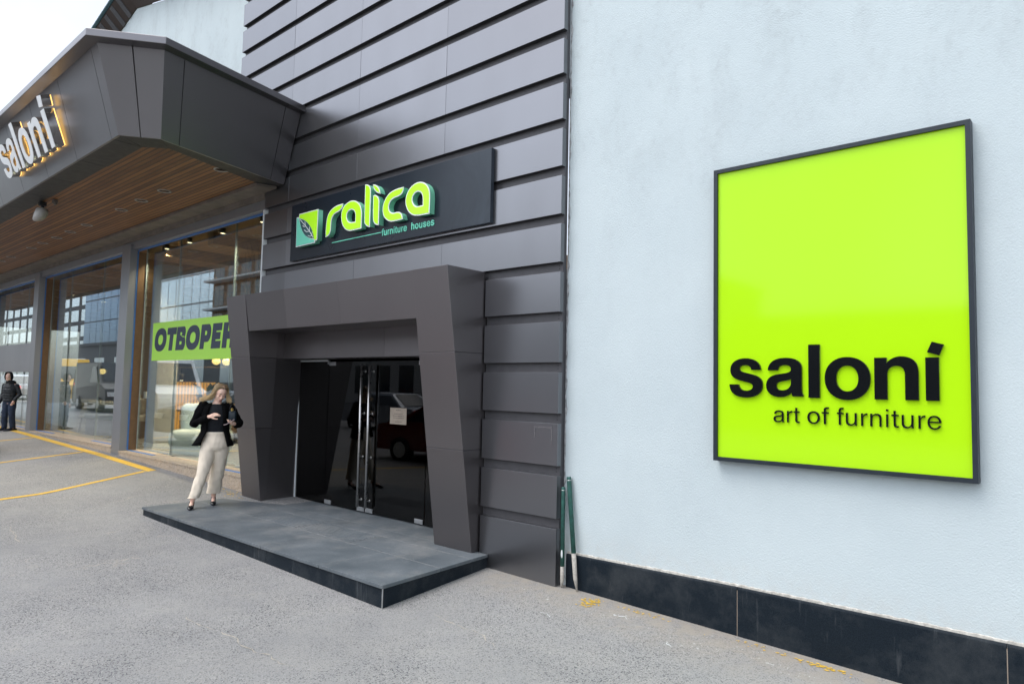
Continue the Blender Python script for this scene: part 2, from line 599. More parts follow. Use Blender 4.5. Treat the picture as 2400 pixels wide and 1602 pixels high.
# 2D outlines -> filled solids
def curve_mesh(loops, depth, offset=0.0):
    cu = bpy.data.curves.new("outline", 'CURVE')
    cu.dimensions = '2D'
    cu.fill_mode = 'BOTH'
    cu.extrude = depth / 2
    cu.offset = offset
    for lp in loops:
        sp = cu.splines.new('POLY')
        sp.points.add(len(lp) - 1)
        for p, q in zip(sp.points, lp):
            p.co = (q[0], q[1], 0, 1)
        sp.use_cyclic_u = True
    o = bpy.data.objects.new("outline", cu)
    COL.objects.link(o)
    me = evaluated(o)
    bpy.data.objects.remove(o)
    return me

def solid(name, loops, y0, y1, mat, parent, offset=0.0, xf=None):
    """outline in the x-z plane, from depth y0 to y1 (y0 < y1), optional vertex map"""
    me = curve_mesh(loops, abs(y1 - y0), offset)
    ym = (y0 + y1) / 2
    for v in me.vertices:
        x, y, z = v.co
        v.co = (x, ym - z, y)
        if xf:
            v.co = xf(v.co)
    return link(name, me, mat, parent)

def smooth_loop(pts, it=2, sharp=()):
    """corner-cutting of a closed loop, keeping the corners listed in sharp"""
    P = [(Vector(p), i in sharp) for i, p in enumerate(pts)]
    for _ in range(it):
        Q = []
        n = len(P)
        for i in range(n):
            (a, sa), (b, sb) = P[i], P[(i + 1) % n]
            if sa:
                Q.append((a, True))
            Q.append((a.lerp(b, .25), False)) if not sa else Q.append((a.lerp(b, .12), False))
            Q.append((a.lerp(b, .75), False)) if not sb else Q.append((a.lerp(b, .88), False))
        P = Q
    return [tuple(p) for p, _ in P]

def bez(path):
    """path: list of ('M',x,y) / ('L',x,y) / ('C',x1,y1,x2,y2,x,y)"""
    out = []
    for s in path:
        if s[0] in 'ML':
            out.append((s[1], s[2]))
        else:
            p0 = Vector(out[-1])
            a, b, c = Vector(s[1:3]), Vector(s[3:5]), Vector(s[5:7])
            for i in range(1, 11):
                t = i / 10
                out.append(tuple(p0 * (1 - t) ** 3 + a * 3 * t * (1 - t) ** 2 + b * 3 * t * t * (1 - t) + c * t ** 3))
    return out

def oval(cx, cy, rx, ry, n=40, p=2.15):
    r = []
    for k in range(n):
        a = 2 * pi * k / n
        r.append((cx + rx * math.copysign(abs(cos(a)) ** (2 / p), cos(a)), cy + ry * math.copysign(abs(sin(a)) ** (2 / p), sin(a))))
    return r

GL = {
 's': [bez([('M', 28, 172), ('C', 32, 50, 120, -14, 275, -14), ('C', 425, -14, 520, 50, 520, 165), ('C', 520, 255, 470, 295, 350, 322), ('C', 230, 349, 180, 355, 180, 397), ('C', 180, 430, 215, 447, 268, 447), ('C', 325, 447, 352, 425, 358, 380), ('L', 495, 380), ('C', 488, 485, 405, 546, 270, 546), ('C', 130, 546, 42, 480, 42, 380), ('C', 42, 290, 95, 250, 220, 222), ('C', 340, 195, 380, 185, 380, 145), ('C', 380, 105, 340, 84, 280, 84), ('C', 212, 84, 175, 115, 168, 172)])],
 'a': [bez([('M', 524, 0), ('L', 385, 0), ('C', 378, 18, 374, 36, 372, 55), ('C', 335, 10, 285, -14, 222, -14), ('C', 110, -14, 30, 45, 30, 150), ('C', 30, 250, 95, 300, 215, 316), ('C', 330, 331, 366, 337, 366, 385), ('C', 366, 425, 335, 442, 283, 442), ('C', 225, 442, 195, 418, 190, 368), ('L', 52, 368), ('C', 58, 480, 145, 546, 287, 546), ('C', 425, 546, 505, 495, 505, 395), ('L', 505, 120), ('C', 505, 70, 508, 40, 524, 22)]),
       bez([('M', 366, 245), ('C', 345, 228, 300, 222, 255, 213), ('C', 195, 202, 168, 185, 168, 145), ('C', 168, 105, 198, 84, 245, 84), ('C', 320, 84, 366, 130, 366, 195)])],
 'l': [[(0, 0), (140, 0), (140, 718), (0, 718)]],
 'o': [oval(305, 266, 272, 281), oval(305, 266, 132, 168)],
 'n': [bez([('M', 65, 0), ('L', 65, 532), ('L', 198, 532), ('L', 198, 458), ('C', 228, 512, 288, 546, 352, 546), ('C', 465, 546, 532, 480, 532, 345), ('L', 532, 0), ('L', 392, 0), ('L', 392, 312), ('C', 392, 392, 362, 426, 305, 426), ('C', 240, 426, 205, 385, 205, 315), ('L', 205, 0)])],
 'i': [[(0, 0), (140, 0), (140, 532), (0, 532)]],
}
def fit(loops, x0, x1, z0, z1):
    X = [p[0] for l in loops for p in l]
    Z = [p[1] for l in loops for p in l]
    a, b, c, d = min(X), max(X), min(Z), max(Z)
    return [[(x0 + (p[0] - a) / (b - a) * (x1 - x0), z0 + (p[1] - c) / (d - c) * (z1 - z0)) for p in l] for l in loops]

# lighter sans-serif glyphs for the taglines: (loops, advance)
_N = bez([('M', 70, 0), ('L', 70, 523), ('L', 160, 523), ('L', 160, 452), ('C', 190, 505, 245, 535, 315, 535), ('C', 425, 535, 490, 465, 490, 348), ('L', 490, 0), ('L', 395, 0), ('L', 395, 328), ('C', 395, 408, 355, 448, 285, 448), ('C', 210, 448, 165, 393, 165, 293), ('L', 165, 0)])
TG = {
 'r': ([bez([('M', 70, 0), ('L', 70, 523), ('L', 160, 523), ('L', 160, 440), ('C', 190, 505, 240, 535, 315, 532), ('L', 315, 435), ('C', 220, 440, 165, 400, 165, 300), ('L', 165, 0)])], 330),
 't': ([bez([('M', 95, 440), ('L', 20, 440), ('L', 20, 523), ('L', 95, 523), ('L', 95, 670), ('L', 190, 670), ('L', 190, 523), ('L', 285, 523), ('L', 285, 440), ('L', 190, 440), ('L', 190, 130), ('C', 190, 95, 205, 82, 240, 82), ('L', 285, 85), ('L', 285, 3), ('C', 265, -2, 245, -5, 220, -5), ('C', 135, -5, 95, 40, 95, 115)])], 300),
 'f': ([bez([('M', 95, 440), ('L', 20, 440), ('L', 20, 523), ('L', 95, 523), ('L', 95, 580), ('C', 95, 680, 145, 725, 230, 725), ('C', 250, 725, 270, 722, 285, 718), ('L', 285, 636), ('C', 205, 648, 190, 630, 190, 575), ('L', 190, 523), ('L', 285, 523), ('L', 285, 440), ('L', 190, 440), ('L', 190, 0), ('L', 95, 0)])], 292),
 'u': ([bez([('M', 490, 523), ('L', 395, 523), ('L', 395, 230), ('C', 395, 130, 350, 75, 275, 75), ('C', 205, 75, 165, 115, 165, 195), ('L', 165, 523), ('L', 70, 523), ('L', 70, 175), ('C', 70, 55, 140, -12, 245, -12), ('C', 315, -12, 370, 20, 400, 70), ('L', 400, 0), ('L', 490, 0)])], 560),
 'n': ([_N], 560),
 'h': ([[(70, 0), (70, 718), (165, 718), (165, 458)] + _N[4:]], 560),
 'i': ([rect_ for rect_ in ([(70, 0), (165, 0), (165, 523), (70, 523)], [(70, 618), (165, 618), (165, 718), (70, 718)])], 235),
 'e': ([bez([('M', 500, 240), ('L', 500, 265), ('C', 500, 430, 410, 535, 270, 535), ('C', 130, 535, 35, 430, 35, 260), ('C', 35, 90, 130, -12, 270, -12), ('C', 390, -12, 475, 55, 495, 165), ('L', 400, 165), ('C', 385, 105, 340, 70, 272, 70), ('C', 190, 70, 135, 130, 130, 240)]), bez([('M', 133, 315), ('L', 403, 315), ('C', 395, 400, 345, 453, 270, 453), ('C', 195, 453, 142, 400, 133, 315)])], 535),
 'a': ([bez([('M', 510, 0), ('L', 415, 0), ('C', 405, 20, 402, 40, 400, 65), ('C', 355, 15, 300, -12, 225, -12), ('C', 110, -12, 35, 50, 35, 145), ('C', 35, 240, 95, 290, 215, 306), ('C', 340, 322, 395, 325, 395, 390), ('C', 395, 430, 355, 453, 285, 453), ('C', 205, 453, 160, 420, 152, 360), ('L', 60, 360), ('C', 68, 475, 155, 535, 290, 535), ('C', 420, 535, 488, 480, 488, 385), ('L', 488, 110), ('C', 488, 60, 495, 30, 510, 0)]), bez([('M', 395, 262), ('C', 360, 238, 305, 236, 245, 226), ('C', 165, 213, 130, 190, 130, 145), ('C', 130, 98, 170, 68, 235, 68), ('C', 330, 68, 395, 122, 395, 205)])], 545),
 'o': ([oval(270, 262, 237, 274), oval(270, 262, 140, 190)], 540),
 's': ([[(p[0] * .88 + 12, p[1]) for p in GL['s'][0]]], 510),
}
def text_solid(name, body, x0, x1, z0, z1, y0, y1, mat, parent, gap=0, fat=0.0):
    loops, x = [], 0
    for ch in body:
        if ch == ' ':
            x += 290
            continue
        L_, adv = TG[ch]
        loops += [[(p[0] + x, p[1]) for p in l] for l in L_]
        x += adv + gap
    return solid(name, fit(loops, x0, x1, z0, z1), y0, y1, mat, parent, offset=fat)

# ---------------------------------------------------------------- ground
def interp(x, xs, ys):
    if x <= xs[0]:
        return ys[0]
    for i in range(1, len(xs)):
        if x <= xs[i]:
            t = (x - xs[i - 1]) / (xs[i] - xs[i - 1])
            return ys[i - 1] + t * (ys[i] - ys[i - 1])
    return ys[-1]

def G(x, y):
    zb = interp(x, [-60, -18, -12, -6.2, -1, 0, 4, 10], [1.0, .49, .37, .2, .02, 0, -.1, -.2])
    dr = interp(x, [-18, -12, -6, -.8, 4], [.2, .2, .2, .08, .05])
    t = min(max(-y / 2.0, 0), 1)
    return zb - dr * t - min(max(-y - 2, 0), 40) * .01

def grid_sheet(xs, ys, fz):
    mb = MB()
    nx = len(xs)
    mb.add([(x, y, fz(x, y)) for y in ys for x in xs], [(j * nx + i, j * nx + i + 1, (j + 1) * nx + i + 1, (j + 1) * nx + i) for j in range(len(ys) - 1) for i in range(nx - 1)])
    return mb
xs = [-400, -150, -80, -60, -45, -30, -24, -18, -15, -12] + [-11.5 + .5 * i for i in range(32)] + [5, 6, 8, 10, 20, 60, 200]
ys = [-400, -120, -60, -42, -20, -12, -8] + [-6 + .25 * i for i in range(26)] + [.6, 1.2]
g = grid_sheet(xs, ys, G).obj('asphalt_ground', 'asphalt', None, True)
tag(g, kind='structure')

def stripe(name, a, b, wd):
    """a painted strip lying 4 mm above the asphalt"""
    a, b = Vector(a), Vector(b)
    d = (b - a)
    n = max(2, int(d.length / .25))
    p = Vector((-d.y, d.x)).normalized() * wd / 2
    mb = MB()
    vs = []
    for i in range(n + 1):
        q = a + d * i / n
        for s_ in (-1, 1):
            e = q + p * s_
            vs.append((e.x, e.y, G(e.x, e.y) + .004))
    mb.add(vs, [(2 * i, 2 * i + 1, 2 * i + 3, 2 * i + 2) for i in range(n)])
    o = mb.obj(name, 'line')
    return tag(o, kind='structure')
stripe('painted_line', (-9.25, -.20), (-40, -.22), .15)
stripe('painted_line', (-9.33, -.30), (-8.15, -4.6), .12)
stripe('painted_line', (-12.72, -.30), (-12.95, -4.6), .12)
stripe('painted_line', (-16.4, -.30), (-17.6, -4.6), .12)
# worn yellow flecks by the wall foot and beside the step
rf = random.Random(3)
mb = MB()
def flecks(cx, cy, sx, sy, n, s0):
    for _ in range(n):
        x, y = cx + rf.gauss(0, sx), min(.10, cy + rf.gauss(0, sy))
        r = s0 * rf.uniform(.4, 1.3)
        k = rf.randint(4, 6)
        a0 = rf.random() * 6
        mb.add([(x + r * cos(a0 + 6.283 * i / k) * rf.uniform(.5, 1.2), y + r * .7 * sin(a0 + 6.283 * i / k) * rf.uniform(.5, 1.2), 0) for i in range(k)], [tuple(range(k))])
flecks(.50, -.12, .055, .06, 120, .013)
flecks(.95, -.02, .12, .02, 40, .012)
flecks(2.05, -.02, .12, .025, 20, .013)
flecks(2.5, -.03, .12, .02, 44, .018)
flecks(-6.35, -.15, .25, .05, 50, .018)
mb.v = [(x, y, G(x, y) + .004) for x, y, z in mb.v]
tag(mb.obj('faded_paint_marking', 'fleck'), kind='structure')

def ragged(name, pts, wd, mat, seed, seg=.05):
    rr = random.Random(seed)
    P = [Vector(p) for p in pts]
    line = []
    for a, b_ in zip(P, P[1:]):
        n = max(2, int((b_ - a).length / seg))
        for i in range(n):
            line.append(a.lerp(b_, i / n))
    mb = MB()
    vs = []
    off = 0
    for i, p in enumerate(line):
        d = (line[min(i + 1, len(line) - 1)] - line[max(i - 1, 0)]).normalized()
        q = Vector((-d.y, d.x))
        off = off * .8 + rr.gauss(0, .014)
        w_ = wd * rr.uniform(.15, 1.3) * (1 if rr.random() > .28 else .05) * min(1, i / 4, (len(line) - 1 - i) / 4)
        for s_ in (-1, 1):
            e = p + q * (off + s_ * w_ / 2)
            vs.append((e.x, e.y, G(e.x, e.y) + .003))
    mb.add(vs, [(2 * i, 2 * i + 1, 2 * i + 3, 2 * i + 2) for i in range(len(line) - 1)])
    return tag(mb.obj(name, mat), kind='structure')
MAT['sand'] = plain("packed_sand", (.40, .37, .32), .95, var=.25, scale=50)
MAT['chalk'] = plain("spilt_plaster", (.60, .62, .62), .9, var=.2, scale=50)
ragged('sandy_crack', [(-1.9, -2.8), (-1.42, -2.79), (-1.08, -2.74), (-0.74, -2.76), (-0.43, -2.7), (-0.18, -2.64)], .013, 'sand', 1)
ragged('sandy_crack', [(-0.35, -1.32), (-0.06, -1.32), (0.21, -1.32), (0.53, -1.43), (0.66, -1.5)], .013, 'sand', 2)
ragged('sandy_crack', [(-6.75, -2.99), (-6.14, -2.98), (-5.46, -3.05)], .013, 'sand', 3)
ragged('plaster_spill', [(0.3, -0.61), (0.41, -0.65), (0.43, -0.58)], .022, 'chalk', 11, .02)
ragged('plaster_spill', [(0.45, -0.69), (0.42, -0.61), (0.4, -0.56)], .022, 'chalk', 12, .02)
ragged('plaster_spill', [(0.75, -0.23), (0.9, -0.26), (1.01, -0.26)], .022, 'chalk', 13, .02)
ragged('plaster_spill', [(1.42, -0.43), (1.56, -0.51)], .022, 'chalk', 14, .02)
# ---------------------------------------------------------------- plastered wall
WY = .118
t = thing('plaster_wall', 'tall pale blue-grey rendered wall behind the lime sign, black granite skirting along its foot', 'wall')
mb = MB()
mb.box(0.0, 16, WY, WY + .4, -.6, 12.5)
mb.prism([(-16, 5.15), (0, 5.15), (0, 12.5), (-3, 12.5), (-3, 8.10), (-12.27, 10.29), (-16, 9.40)], WY, WY + .4, 'y')
mb.obj('wall', 'plaster', t)
# skirting slabs with rounded top
for i, (a, b_) in enumerate(((0.06, 1.806), (1.812, 3.615), (3.621, 5.42), (5.426, 7.2))):
    mb = MB()
    ya = WY - .028
    prof = [(WY, -.5), (ya, -.5), (ya, .300), (ya + .003, .309), (ya + .012, .315), (WY, .318)]
    n = len(prof)
    z_ = lambda x: interp(x, [0, 1.8, 7], [.0, .028, .04])
    vs = [(x, p[0], p[1] + (z_(x) if p[1] > 0 else 0)) for x in (a, b_) for p in prof]
    mb.add(vs, [tuple(range(n)), tuple(range(2 * n - 1, n - 1, -1))] + [(k, k + n, (k + 1) % n + n, (k + 1) % n) for k in range(n)])
    mb.obj('skirting_slab', 'granite', t)
for x in (1.809, 3.618, 5.423):
    MB().box(x - .003, x + .003, WY - .026, WY, -.4, .318).obj('grout_joint', 'paper', t)
mb = MB()
rj = random.Random(5)
vs = []
n = 240
for i in range(n + 1):
    x = .06 + 7.1 * i / n
    zz = .318 + interp(x, [0, 1.8, 7], [.0, .028, .04])
    zt_ = zz + .012 + rj.random() * .007
    vs += [(x, WY - .010, zz - .002), (x, WY - .010, zt_), (x, WY - .001, zt_ + .003)]
mb.add(vs, [f for i in range(n) for f in ((3 * i, 3 * i + 3, 3 * i + 4, 3 * i + 1), (3 * i + 1, 3 * i + 4, 3 * i + 5, 3 * i + 2))])
mb.obj('mortar_strip', plain('mortar', (.55, .53, .48), .9, var=.3, scale=30), t)
at(t, (4, WY, 0))

# gable roof over the wall, seen above the canopy
t = thing('gable_roof', 'overhanging gable roof edge with green tiles and gutter, high above the canopy', 'roof')
AP = -12.27
def wz(x):
    return 10.29 - .236 * abs(x - AP)
def slope(mb, y0, d0, y1, d1, x0, x1, th):
    mb.hexa([(x0, y0, wz(x0) + d0), (x0, y1, wz(x0) + d1), (x1, y1, wz(x1) + d1), (x1, y0, wz(x1) + d0)][::-1],
            [(x0, y0, wz(x0) + d0 + th), (x0, y1, wz(x0) + d1 + th), (x1, y1, wz(x1) + d1 + th), (x1, y0, wz(x1) + d0 + th)][::-1])
mb = MB()
slope(mb, WY - .02, .0, -.22, .30, -17.5, AP, .08)
slope(mb, WY - .02, .0, -.22, .30, AP, -3.2, .08)
mb.obj('soffit_board', 'roof_wood', t)
for i in range(14):
    x = -17.2 + i * .35
    mb = MB()
    slope(mb, WY - .03, -.022, -.21, .275, x, x + .13, .06)
    mb.obj('rafter', 'roof_pale', t)
for a, b_ in ((-17.5, AP), (AP, -3.2)):
    MB().tube([(a, -.24, wz(a) + .36), (b_, -.24, wz(b_) + .36)], .045, 8).obj('gutter', 'gutter', t, True)
mb = MB()
for i in range(26):
    x = -17.4 + i * .2
    z0 = wz(x)
    mb.add([(x, -.25, z0 + .39), (x + .2, -.25, z0 + .39 + .047), (x + .2, -.25, z0 + .50), (x, -.25, z0 + .43), (x, .6, z0 + .6), (x + .2, .6, z0 + .68)], [(0, 1, 2, 3), (3, 2, 5, 4)])
slope(mb, -.2, .40, .8, .65, AP, -3.2, .05)
mb.obj('roof_tiles', 'tile_roof', t)
at(t, (AP, 0, 9))

# ---------------------------------------------------------------- slatted cladding
t = thing('slatted_cladding', 'tall facade section of horizontal grey metal bands above and beside the entrance', 'facade cladding')
B = [8.97, 8.49, 8.02, 7.555, 7.085, 6.61, 6.12, 5.639, 5.172, 4.692, 4.2, 3.704, 3.211, 2.705, 2.196, 1.685, 1.168, .654, -.14]
JX = [-5.25, -3.515, -1.772]
rs = random.Random(11)
for i in range(1, len(B)):
    zb, zt = B[i], B[i - 1] - .100
    xl = -6.95 if zb > 5.7 else -5.95
    if zb < 3.1:
        xl = -1.04
    cuts = [xl] + [j for j in JX if j > xl + .1] + [0.0]
    mb = MB()
    for a, b_ in zip(cuts, cuts[1:]):
        d = rs.uniform(-.0015, .0015)
        mb.box(a + (.0018 if a > xl else 0), b_ - (.0018 if b_ < 0 else 0), d, .060, zb, zt)
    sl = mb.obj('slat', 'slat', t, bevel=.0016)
    sl.data.materials.append(MAT['dark'])  # slat undersides coloured near black, the shade of the gaps painted in
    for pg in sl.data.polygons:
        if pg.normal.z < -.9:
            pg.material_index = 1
mb = MB()
mb.box(-5.94, -.012, .0605, WY, 3.15, 9)
mb.box(-6.94, -5.945, .0605, WY, 5.7, 9)
mb.box(-1.06, -.012, .0605, WY, -.3, 3.1495)
mb.obj('backing_panel', 'gap', t)
for b_ in (3.211, 2.705, 2.196, 1.685, 1.168):
    for dz in (.030, .062):
        MB().ell((-.055, .0595, b_ - dz), (.006, .003, .006), 6).obj('screw', 'black', t)
for (x0, x1, z0, z1) in ((-.30, -.07, 1.535, 1.548), (-.30, -.288, 1.44, 1.534), (-.082, -.07, 1.40, 1.534)):
    MB().box(x0, x1, -.0025, -.0016, z0, z1).obj('tape_residue', plain('residue', (.135, .13, .138), .7, .3, var=.35, scale=90), t)
# ragged sealant where the cladding meets the plaster
mb = MB()
zc = -.1
rj = random.Random(9)
vs = []
k = 0
while zc < 9:
    wdt = .006 + rj.random() ** 2 * .022
    vs += [(.001, WY - .004, zc), (.004 + wdt, WY - .002, zc)]
    zc += .025 + rj.random() * .06
    k += 1
mb.add(vs, [(2 * i, 2 * i + 1, 2 * i + 3, 2 * i + 2) for i in range(k - 1)])
mb.obj('sealant', plain('sealant_paint', (.30, .31, .32), .8, var=.6, scale=18), t)
at(t, (-3, 0, 0))

# ---------------------------------------------------------------- entrance step
t = thing('entrance_step', 'low slate-paved step with black granite edges in front of the glass entrance', 'step')
ZP = .16
F0, F1 = (-6.15, -1.53), (-.745, -1.53)
K1, K0 = (-.905, -.002), (-6.15, -.005)
def xr_(y):
    return F1[0] + (K1[0] - F1[0]) * (y - F1[1]) / (K1[1] - F1[1])
mb = MB()
rows = [(-1.53, -.758, [-6.15, -4.95, -2.87, -1.75]), (-.748, -.278, [-6.15, -4.66, -3.47, -2.34, -1.5]), (-.268, -.006, [-6.15, -5.0, -3.3, -1.9])]
for y0, y1, cx in rows:
    for a, b_ in zip(cx, cx[1:] + [None]):
        xa0 = xa1 = a + .004
        xb0, xb1 = (b_ - .004, b_ - .004) if b_ is not None else (xr_(y0), xr_(y1))
        mb.hexa([(xa0, y0, .128), (xb0, y0, .128), (xb1, y1, .128), (xa1, y1, .128)], [(xa0, y0, ZP), (xb0, y0, ZP), (xb1, y1, ZP), (xa1, y1, ZP)])
mb.box(-5.53, -1.60, -.002, .62, .128, ZP)
mb.obj('paving_slab', 'slate', t, bevel=.003)
mb = MB()
for y in (-.753, -.273):
    mb.box(-6.14, xr_(y) - .02, y - .005, y + .005, .13, ZP - .0015)
for (y0, y1, cx) in rows:
    for a in cx[1:]:
        mb.box(a - .004, a + .004, y0 + .006, y1 - .006, .13, ZP - .0015)
mb.obj('grout_joint', plain('pale_grout', (.21, .215, .215), .9, var=.4, scale=12), t)
mb = MB()
for (a, b_) in ((-4.655, -3.475), (-3.465, -2.345)):
    for j in range(9):
        y = -.735 + j * .05
        mb.box(a + .03, b_ - .03, y, y + .028, ZP, ZP + .003)
mb.obj('grooved_mat', 'slate', t)
mb = MB()
for a, b_ in ((-6.135, -5.093), (-5.087, -2.96), (-2.954, -2.783), (-2.777, -.766)):
    MB().box(a, b_, -1.512, -1.48, -.3, .127).obj('riser', 'granite', t, bevel=.002)
mb = MB()
mb.hexa([(-.79, -1.505, -.3), (-.762, -1.505, -.3), (-.917, -.004, -.3), (-.945, -.004, -.3)], [(-.79, -1.505, .127), (-.762, -1.505, .127), (-.917, -.004, .127), (-.945, -.004, .127)])
mb.obj('riser', 'granite', t, bevel=.002)
MB().box(-6.132, -6.10, -1.479, -.01, -.3, .127).obj('riser', 'granite', t, bevel=.002)
mb = MB().box(-6.09, -.96, -1.475, -.01, -.2, .12)
mb.obj('core', 'dark', t)
MB().box(-.767, -.759, -1.517, -1.509, -.3, .127).obj('corner_trim', 'patch', t)
at(t, (-3.5, -.75, 0))

# ---------------------------------------------------------------- entrance portal
t = thing('entrance_portal', 'dark brown metal portal with leaning faces framing the glass entrance', 'portal')
def yf(z):
    return -.10 - .47 * (z - .16) / 3.04
def jamb(xo_t, xo_b, xi_t, xi_b, yback, cuts, inset=0):
    """leaning front face; xo outer edge, xi inner edge (top, bottom)"""
    mb = MB()
    for z0, z1 in zip(cuts, cuts[1:]):
        a, b_ = z0 + (.0015 if z0 > cuts[0] else 0), z1 - (.0015 if z1 < cuts[-1] else 0)
        X = lambda T, Bm, z: Bm + (T - Bm) * (z - .16) / 3.04
        def ring(z):
            x0, x1 = sorted((X(xo_t, xo_b, z), X(xi_t, xi_b, z)))
            return [(x0 + inset, yf(z) + inset, z), (x1 - inset, yf(z) + inset, z), (x1 - inset, yback, z), (x0 + inset, yback, z)]
        mb.hexa(ring(a), ring(b_))
    return mb
jamb(-1.055, -1.06, -1.615, -1.65, -.001, [.162, 1.255, 2.30, 3.205]).obj('jamb', 'portal', t, bevel=.003)
jamb(-5.915, -6.06, -5.35, -5.50, -.001, [.162, 1.255, 2.30, 3.205]).obj('jamb', 'portal', t, bevel=.003)
# the returns that run back to the glass
mb = MB()
for z0, z1 in ((.162, 1.2535), (1.2565, 2.2985), (2.3015, 3.12)):
    X = lambda z: -5.50 + .15 * (z - .16) / 3.04
    vs, K = [], 10
    for j in range(K + 1):
        z = z0 + (z1 - z0) * j / K
        for i in range(K + 1):
            f_ = i / K
            vs.append(((X(z) - .002) * (1 - f_) + -5.527 * f_, .70 * f_, z))
    mb.add(vs, [(j * 11 + i, j * 11 + i + 1, (j + 1) * 11 + i + 1, (j + 1) * 11 + i) for j in range(K) for i in range(K)])
mb.box(-5.93, -5.56, .001, .70, .162, 3.12)
mb.obj('return_panel', 'portal', t, True)
MB().box(-1.64, -1.07, 0, .70, .162, 3.12).obj('return_panel', 'portal', t)
mb = MB()
cx = [-5.347, -4.30, -3.05, -1.618]
for a, b_ in zip(cx, cx[1:]):
    z0, z1 = 2.678, 3.203
    mb.hexa([(a + .001, yf(z0) + .004, z0), (b_ - .001, yf(z0) + .004, z0), (b_ - .001, .126, z0), (a + .001, .126, z0)], [(a + .001, yf(z1) + .004, z1), (b_ - .001, yf(z1) + .004, z1), (b_ - .001, -.001, z1), (a + .001, -.001, z1)])
mb.obj('lintel', 'portal', t, bevel=.002)
mb = MB()
for a, b_ in ((-5.50, -4.262), (-4.258, -2.962), (-2.958, -1.655)):
    mb.box(a, b_, .13, .60, 2.30, 2.80)
mb.obj('transom_panel', 'portal', t)
at(t, (-3.5, 0, .16))

# ---------------------------------------------------------------- glass doors
DY = .48
def pane(name, x0, x1, y, z0, z1, mat, parent):
    return MB().box(x0, x1, y - .005, y + .005, z0, z1).obj(name, mat, parent)
def patch(x0, x1, z0, z1, parent):
    return MB().box(x0, x1, DY - .016, DY + .016, z0, z1).obj('patch_fitting', 'patch', parent, bevel=.003)
def handle(x, parent):
    h = MB().tube([(x, DY - .075, .245), (x, DY - .075, 2.21)], .019, 14).obj('handle', 'steel', parent, True)
    for z in (.34, .93, 1.53, 2.12):
        m = MB().tube([(x, DY - .075, z), (x, DY - .002, z)], .008, 8)
        m.tube([(x, DY - .014, z), (x, DY - .0055, z)], .018, 12)
        m.obj('standoff', 'steel', h, True)
    MB().tube([(x, DY + .075, .245), (x, DY + .075, 2.21)], .019, 10).obj('inner_bar', 'steel', h, True)
    return h
t = thing('glass_door', 'left dark glass door leaf with tall steel bar handle, nearer the woman', 'glass door', group='entrance door leaves')
pane('pane', -4.695, -3.722, DY, .175, 2.262, 'door_glass', t)
handle(-3.80, t)
patch(-4.69, -4.53, .178, .235, t); patch(-4.69, -4.53, 2.205, 2.262, t); patch(-3.89, -3.73, .178, .235, t)
at(t, (-4.2, DY, .16))
t = thing('glass_door', 'right dark glass door leaf carrying a taped paper notice', 'glass door', group='entrance door leaves')
pane('pane', -3.712, -2.49, DY, .175, 2.262, 'door_glass', t)
handle(-3.615, t)
patch(-3.70, -3.54, .178, .235, t); patch(-2.66, -2.50, .178, .235, t); patch(-2.66, -2.50, 2.205, 2.262, t)
at(t, (-3.1, DY, .16))
t = thing('glass_side_panel', 'fixed dark glass panel edged by a pale channel, left of the doors', 'glass panel')
pane('pane', -5.515, -4.705, DY, .170, 2.275, 'door_glass', t)
m = MB().box(-5.526, -5.495, DY - .02, DY + .02, .162, 2.29)
m.box(-5.494, -4.74, DY - .012, DY + .012, 2.268, 2.292)
m.obj('frame_channel', 'white_edge', t)
patch(-4.735, -4.70, 2.225, 2.285, t)
at(t, (-5.1, DY, .16))
t = thing('glass_side_panel', 'fixed dark glass panel at the right end of the entrance, mostly behind the jamb', 'glass panel')
pane('pane', -2.475, -1.655, DY, .170, 2.285, 'door_glass', t)
at(t, (-2.0, DY, .16))
t = thing('paper_notice', 'beige paper notice taped inside the right glass door', 'notice')
MB().box(-3.225, -2.885, DY - .0075, DY - .0062, 1.415, 1.632).obj('sheet', 'paper', t)
rn = random.Random(2)
m = MB()
for j, wd in enumerate((.10, .0, .16, .22, .20, .0, .12)):
    z = 1.60 - j * .026
    x = -3.055 - wd / 2
    while x < -3.055 + wd / 2:
        l_ = rn.uniform(.012, .03)
        m.add([(x, DY - .0084, z), (x + l_, DY - .0084, z), (x + l_, DY - .0084, z + .007), (x, DY - .0084, z + .007)], [(0, 1, 2, 3)])
        x += l_ + .006
m.obj('print_lines', 'ink', t)
at(t, (-3.05, DY, 1.4))
# dark lobby behind the glass
t = thing('lobby', 'dim lobby with brown floor behind the tinted entrance glass', 'room')
m = MB()
m.box(-6.0, -5.93, .71, 5, .1, 3.3); m.box(-1.05, -.98, .71, 5, .1, 3.3); m.box(-6, -1, 5, 5.1, .1, 3.3); m.box(-5.929, -1.051, .602, 4.999, 2.85, 3.3)
m.obj('wall', 'lobby', t)
MB().box(-5.925, -1.055, .625, 4.995, .05, .155).obj('floor', 'lobby_floor', t)
at(t, (-3.5, 3, .16))

